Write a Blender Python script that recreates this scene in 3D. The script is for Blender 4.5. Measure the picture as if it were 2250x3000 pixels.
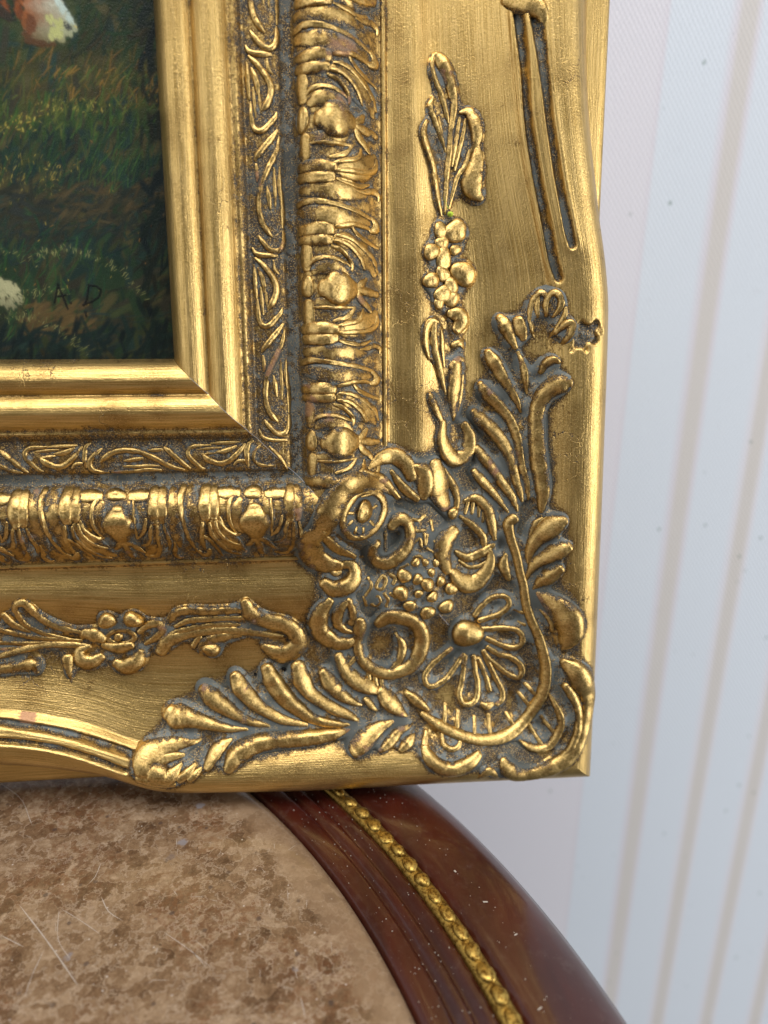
import bpy, math, random
import numpy as np
from mathutils import Matrix, Vector
for o in list(bpy.data.objects): bpy.data.objects.remove(o)
S = .001                                   # the tables below are in millimetres
scene = bpy.context.scene
LEAN = math.radians(7.5)                   # the frame leans back against nothing in view
ZT = 140.7                                # table top is z = 0
cL, sL = math.cos(LEAN), math.sin(LEAN)
FB = Matrix(((1,0,0),(0,sL,-cL),(0,cL,sL)))      # frame axes (u, v, w) -> world
def fw(u, v, w): return (u*S, (sL*v-cL*w)*S, (cL*v+sL*w+ZT)*S)
# ---------------------------------------------------------------- camera
CR = Matrix(((0.9949386, -0.0056053, 0.1003279), (0.0243167, 0.9821975, -0.1862706), (-0.0974978, 0.1877674, 0.9773626)))
CC = (36.8236, -3.009, 211.8327)
cam_d = bpy.data.cameras.new('camera'); cam = bpy.data.objects.new('camera', cam_d); scene.collection.objects.link(cam)
cam.matrix_world = Matrix.Translation(fw(*CC)) @ (FB @ CR.transposed()).to_4x4()
cam_d.sensor_fit = 'HORIZONTAL'; cam_d.sensor_width = 36; cam_d.lens = 36*2130/2250
cam_d.clip_start = .01; cam_d.clip_end = 50
cam_d.dof.use_dof = True; cam_d.dof.focus_distance = .213; cam_d.dof.aperture_fstop = 9.5
scene.camera = cam
scene.render.resolution_x, scene.render.resolution_y = 768, 1024
# ---------------------------------------------------------------- light: soft room daylight
scene.world = bpy.data.worlds.new('World'); scene.world.use_nodes = True
bg = scene.world.node_tree.nodes['Background']
bg.inputs[0].default_value = (.92, .95, 1.0, 1); bg.inputs[1].default_value = .13
def area(name, loc, target, size, power, col):
    l = bpy.data.lights.new(name, 'AREA'); l.shape = 'RECTANGLE'; l.size, l.size_y = size; l.energy = power; l.color = col
    o = bpy.data.objects.new(name, l); scene.collection.objects.link(o); o.location = loc
    o.rotation_euler = (Vector(target)-Vector(loc)).to_track_quat('-Z', 'Y').to_euler(); return o
area('ceiling_light', (-.10, -.65, 1.7), (.03, 0, .12), (1.7, .9), 37, (1, .98, .95))
area('window_light', (-1.4, -.8, .6), (.03, 0, .1), (.8, 1.3), 6.5, (.98, .99, 1))
area('window_light', (1.5, -.95, .1), (.12, .1, -.1), (.9, 1.5), 26, (.98, .99, 1))
scene.view_settings.view_transform = 'Standard'; scene.view_settings.look = 'None'; scene.view_settings.gamma = 1
scene.view_settings.exposure = 0
scene.render.engine = 'CYCLES'
# ---------------------------------------------------------------- node helpers
def lin(r, g, b):
    f = lambda c: (c/255/12.92) if c/255 <= .04045 else ((c/255+.055)/1.055)**2.4
    return (f(r), f(g), f(b), 1)
class NT:
    def __init__(s, name):
        s.m = bpy.data.materials.new(name); s.m.use_nodes = True; s.t = s.m.node_tree
        s.b = s.t.nodes['Principled BSDF']; s.out = s.t.nodes['Material Output']
    def n(s, typ, **kw):
        x = s.t.nodes.new(typ)
        for k, v in kw.items(): setattr(x, k, v)
        return x
    def l(s, a, b): s.t.links.new(a, b)
    def put(s, sock, v):
        if hasattr(v, 'is_output'): s.l(v, sock)
        elif isinstance(v, bpy.types.Node): s.l(v.outputs[0], sock)
        else: sock.default_value = v
    def math(s, op, a, b=0., c=0., clamp=False):
        x = s.n('ShaderNodeMath', operation=op, use_clamp=clamp)
        for i, q in enumerate((a, b, c)): s.put(x.inputs[i], q)
        return x.outputs[0]
    def noise(s, vec, scale, detail=3, rough=.55, dist=0):
        x = s.n('ShaderNodeTexNoise'); s.put(x.inputs['Vector'], vec)
        x.inputs['Scale'].default_value = scale; x.inputs['Detail'].default_value = detail
        x.inputs['Roughness'].default_value = rough; x.inputs['Distortion'].default_value = dist
        return x.outputs[0]
    def voro(s, vec, scale, feature='F1', rnd=1.):
        x = s.n('ShaderNodeTexVoronoi', feature=feature); s.put(x.inputs['Vector'], vec); x.inputs['Scale'].default_value = scale
        x.inputs['Randomness'].default_value = rnd; return x
    def vmul(s, vec, v):
        x = s.n('ShaderNodeVectorMath', operation='MULTIPLY'); s.put(x.inputs[0], vec); x.inputs[1].default_value = v; return x.outputs[0]
    def mix(s, f, a, b, mode='MIX'):
        x = s.n('ShaderNodeMix', data_type='RGBA', blend_type=mode); s.put(x.inputs[0], f); s.put(x.inputs[6], a); s.put(x.inputs[7], b); return x.outputs[2]
    def ramp(s, f, stops, interp='LINEAR'):
        x = s.n('ShaderNodeValToRGB'); s.put(x.inputs[0], f); e = x.color_ramp; e.interpolation = interp
        while len(e.elements) < len(stops): e.elements.new(.5)
        for q, (p, c) in zip(e.elements, stops):
            q.position = p; q.color = c if hasattr(c, '__len__') else (c, c, c, 1)
        return x.outputs[0]
    def sm(s, v, a, b):
        x = s.n('ShaderNodeMapRange', interpolation_type='SMOOTHSTEP'); s.put(x.inputs[0], v); x.inputs[1].default_value = a; x.inputs[2].default_value = b; return x.outputs[0]
    def attr(s, name): return s.n('ShaderNodeAttribute', attribute_name=name)
    def bump(s, h, strength, dist, prev=None):
        x = s.n('ShaderNodeBump'); s.put(x.inputs['Height'], h); x.inputs['Strength'].default_value = strength; x.inputs['Distance'].default_value = dist
        if prev is not None: s.l(prev, x.inputs['Normal'])
        return x.outputs[0]
def gilt(name, streak):
    m = NT(name)
    wear = m.attr('wear').outputs['Fac']; bole = m.attr('bole').outputs['Fac']; rc = m.attr('rc').outputs['Vector']
    oc = m.n('ShaderNodeTexCoord').outputs['Object']; mm = m.vmul(oc, (1000, 1000, 1000))
    n_fine = m.noise(mm, 1.5, 3, .68); n_grit = m.noise(mm, 4.5, 0, .5)
    st = m.noise(m.vmul(rc, (.05, 3.4, 1)), 1., 2, .6)
    k = m.math('ADD', wear, m.math('MULTIPLY', m.math('SUBTRACT', n_fine, .5), 1.0))
    # hair cracks in the leaf
    if streak:
        wv = m.n('ShaderNodeVectorMath', operation='ADD'); m.l(m.vmul(mm, (.1, .1, .1)), wv.inputs[0])
        nz = m.n('ShaderNodeTexNoise'); m.l(mm, nz.inputs['Vector']); nz.inputs['Scale'].default_value = .35; nz.inputs['Detail'].default_value = 2
        m.l(m.vmul(nz.outputs['Color'], (.55, .55, .55)), wv.inputs[1])
        ve = m.voro(wv.outputs[0], 1.15, 'DISTANCE_TO_EDGE').outputs['Distance']
        crack = m.math('MULTIPLY', m.math('SUBTRACT', 1., m.sm(ve, .004, .014)), m.attr('crack').outputs['Fac'])
        k = m.math('ADD', k, m.math('MULTIPLY', crack, .55))
    age = m.attr('age').outputs['Fac']
    g1 = m.mix(m.sm(st, .30, .70), (.47, .305, .092, 1), (.76, .53, .205, 1)) if streak else m.mix(m.sm(n_fine, .3, .7), (.38, .24, .07, 1), (.76, .53, .205, 1))
    g1 = m.mix(m.math('MULTIPLY', m.sm(age, .0, 1.), .6), g1, (.25, .145, .042, 1))
    glaze = m.mix(n_fine, (.06, .034, .012, 1), (.24, .14, .045, 1))
    dark = m.mix(n_fine, (.010, .008, .007, 1), (.045, .034, .024, 1))
    grey = m.mix(m.sm(age, .15, .75), (.118, .138, .138, 1), (.058, .064, .058, 1))
    c = m.mix(m.sm(k, .22, .48), g1, glaze)
    c = m.mix(m.sm(k, .48, .62), c, dark)
    c = m.mix(m.sm(k, .74, .94), c, grey)
    fl = m.math('MULTIPLY', m.sm(n_grit, .63, .71), m.math('SUBTRACT', 1., m.sm(k, .85, 1.25)))
    c = m.mix(fl, c, (.72, .50, .20, 1))
    c = m.mix(bole, c, m.mix(n_fine, (.22, .085, .04, 1), (.50, .26, .12, 1)))
    metal = m.math('SUBTRACT', 1., m.sm(k, .46, .60)); metal = m.math('MAXIMUM', metal, fl)
    metal = m.math('MULTIPLY', metal, m.math('SUBTRACT', 1., m.math('MULTIPLY', bole, .8)))
    m.put(m.b.inputs['Base Color'], c); m.put(m.b.inputs['Metallic'], metal)
    ro = m.math('ADD', .25, m.math('MULTIPLY', n_fine, .24)); ro = m.math('ADD', ro, m.math('MULTIPLY', m.sm(k, .3, .65), .25))
    m.put(m.b.inputs['Roughness'], ro)
    h = m.math('ADD', m.math('MULTIPLY', n_fine, .8), m.math('MULTIPLY', n_grit, .35))
    if streak: h = m.math('SUBTRACT', h, m.math('MULTIPLY', crack, .5)); h = m.math('ADD', h, m.math('MULTIPLY', st, .9))
    m.l(m.bump(h, .75, .00016), m.b.inputs['Normal'])
    return m.m
MAT = {}
MAT['rail'] = gilt('gilded_moulding', True)
MAT['orn'] = gilt('gilded_ornament', False)
def simple(name, col, rough=.5, metal=0):
    m = NT(name); mm = m.vmul(m.n('ShaderNodeTexCoord').outputs['Object'], (1000, 1000, 1000)); n = m.noise(mm, 2., 3)
    m.put(m.b.inputs['Base Color'], m.mix(n, tuple(c*.7 for c in col[:3])+(1,), tuple(min(1, c*1.25) for c in col[:3])+(1,)))
    m.b.inputs['Roughness'].default_value = rough; m.b.inputs['Metallic'].default_value = metal
    m.l(m.bump(n, .3, .0001), m.b.inputs['Normal']); return m.m
# ---------------------------------------------------------------- object helpers
col = scene.collection
def link(name, me, parent=None, mat=None):
    o = bpy.data.objects.new(name, me); col.objects.link(o)
    if parent: o.parent = parent
    if mat: me.materials.append(mat)
    return o
def tag(o, label=None, cat=None, group=None, kind=None):
    for k, v in (('label', label), ('category', cat), ('group', group), ('kind', kind)):
        if v: o[k] = v
    return o
def mesh(name, V, F, smooth=True, attrs=None):
    """V (n,3) array, F (m,4) or (m,3) int array or list of arrays"""
    me = bpy.data.meshes.new(name)
    Fs = F if isinstance(F, list) else [F]
    Fs = [np.asarray(f, np.int32) for f in Fs if len(f)]
    V = np.asarray(V, np.float32)
    me.vertices.add(len(V)); me.vertices.foreach_set('co', V.ravel())
    loops = np.concatenate([f.ravel() for f in Fs]); tot = np.concatenate([np.full(len(f), f.shape[1], np.int32) for f in Fs])
    me.loops.add(len(loops)); me.loops.foreach_set('vertex_index', loops)
    me.polygons.add(len(tot)); st = np.concatenate([[0], np.cumsum(tot)[:-1]]).astype(np.int32)
    me.polygons.foreach_set('loop_start', st)
    me.polygons.foreach_set('use_smooth', np.full(len(tot), smooth))
    me.update(calc_edges=True); me.validate()
    for k, a in (attrs or {}).items():
        a = np.asarray(a, np.float32)
        if a.ndim == 1: me.attributes.new(k, 'FLOAT', 'POINT').data.foreach_set('value', a)
        elif a.shape[1] == 3: me.attributes.new(k, 'FLOAT_VECTOR', 'POINT').data.foreach_set('vector', a.ravel())
        else: me.attributes.new(k, 'FLOAT_COLOR', 'POINT').data.foreach_set('color', a.ravel())
    return me
def grid_faces(nr, nc, flip=False, close=False):
    i = np.arange(nr-1)[:, None]; j = np.arange(nc if close else nc-1)[None, :]
    a = i*nc+j; b = i*nc+(j+1) % nc; c = (i+1)*nc+(j+1) % nc; d = (i+1)*nc+j
    f = np.stack(np.broadcast_arrays(a, b, c, d), -1).reshape(-1, 4)
    return f[:, ::-1] if flip else f
# ---------------------------------------------------------------- frame profile (mm; u right, v up, w out of the frame)
CORE_D = [-1.2,-0.6,0,0.8,2.2,4.5,6.8,8.2,8.55,8.9,9.6,11.5,13.5,15.8,17.4,18.1,18.6,19.3,20.0,20.6,21.4,22.0,26,30.2,30.9,31.5,33.5,34.3,35.2,37,39.5,42.5,46,50,54,57,58.5,58.8,59.9,60.2,60.6]
CORE_H = [-4,-1.6,0,1.3,2.7,3.6,3.0,1.9,1.5,1.9,3.0,4.4,4.7,3.8,2.2,1.0,0.9,1.5,0.9,0.2,-1.5,-1.3,-0.8,-1.4,-2.2,-3.3,-3.3,-2.6,-1.2,1.0,2.4,3.0,2.2,-0.4,-4.4,-7.8,-9.0,-8.5,-8.5,-9.6,-9.9]
SC_X = [0,.05,.12,.2,.27,.36,.48,.6,.72,.85,.95,1.0]
SC_H = [-9.9,-10.2,-9.1,-8.8,-9.8,-11.9,-13.2,-13.3,-12.2,-10,-8,-7.0]
RM_X = [0,.12,.28,.45,.6,.72,.82,.91,.97,1.0]
RM_H = [-7.0,-4.8,-2.9,-1.7,-1.3,-1.8,-3.2,-5.6,-7.9,-10.0]
def _soft(x, y, sig, n=1600):
    X = np.linspace(x[0], x[-1], n); Y = np.interp(X, x, y); st = (x[-1]-x[0])/(n-1); r = int(3*sig/st)+1
    k = np.exp(-.5*(np.arange(-r, r+1)*st/sig)**2); k /= k.sum()
    E = np.concatenate([2*Y[0]-Y[r:0:-1], Y, 2*Y[-1]-Y[-2:-r-2:-1]])
    return X, np.convolve(E, k, 'valid')
_a, _b = _soft(CORE_D, CORE_H, .42); _c, _d = _soft(CORE_D, CORE_H, .12)
CORE_H = np.where((_a > 57.6) | (np.abs(_a-8.55) < .5) | ((_a > 20.4) & (_a < 22)) | ((_a > 30) & (_a < 35)), _d, _b); CORE_D = _a
SC_X, SC_H = _soft(SC_X, SC_H, .03); RM_X, RM_H = _soft(RM_X, RM_H, .05)
OR_V = [-137.5,-91.4,-40.3,-6.5,4.9,15.8,21.3,31.5,41.4,51.2,60.7,72,83,97.4,140]
OR_D = [130.05,129.85,129.25,128.75,128.55,128.25,127.75,126.15,124.05,122.45,120.75,119.15,118.05,117.35,117.15]
IR_V = [-137.5,-40,-4,16,25.8,33.5,48.5,63,76.3,96.1,140]
IR_D = [110,110,109.3,108.3,107.1,105,100.9,97.4,95.6,93.4,92.5]
OB_U = [-110,-80,-60.8,-48.8,-34.7,-26.1,-21.6,-14.3,-5.8,5.7,32.8,66.3,128.4]
OB_D = [120.4,121.8,123.4,125.1,127.9,130.4,132.7,135.6,136.7,137.2,138.6,138.8,139.9]
IB_U = [-110,-80,-60.3,-53.3,-47.4,-36.4,-29.4,-23.4,-17.2,-7.8,11.4,40,128.4]
IB_D = [102,102.8,104.1,104.9,106.2,109.3,112.4,115.9,117.8,119.3,120.2,120,120]
OR_V, OR_D = _soft(OR_V, OR_D, 3.); IR_V, IR_D = _soft(IR_V, IR_D, 3.); OB_U, OB_D = _soft(OB_U, OB_D, 2.5); IB_U, IB_D = _soft(IB_U, IB_D, 3.)
D0 = 60.6
def s_of(d, I, O):
    d = np.asarray(d, float)
    return np.where(d <= D0, d/D0, np.where(d <= I, 1+(d-D0)/(I-D0), 2+(d-I)/(O-I)))
def h_of(s):
    s = np.asarray(s, float)
    return np.where(s <= 1, np.interp(s*D0, CORE_D, CORE_H),
           np.where(s <= 2, np.interp(s-1, SC_X, SC_H), np.interp(s-2, RM_X, RM_H)))
def s_rail(u, v):
    u = np.asarray(u, float); v = np.asarray(v, float)
    sr = s_of(u, np.interp(v, IR_V, IR_D), np.interp(v, OR_V, OR_D))
    sb = s_of(-v, np.interp(u, IB_U, IB_D), np.interp(u, OB_U, OB_D))
    return sr, sb
def H0(u, v):
    sr, sb = s_rail(u, v)
    return h_of(np.clip(np.maximum(sr, sb), -.02, 3))

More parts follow.
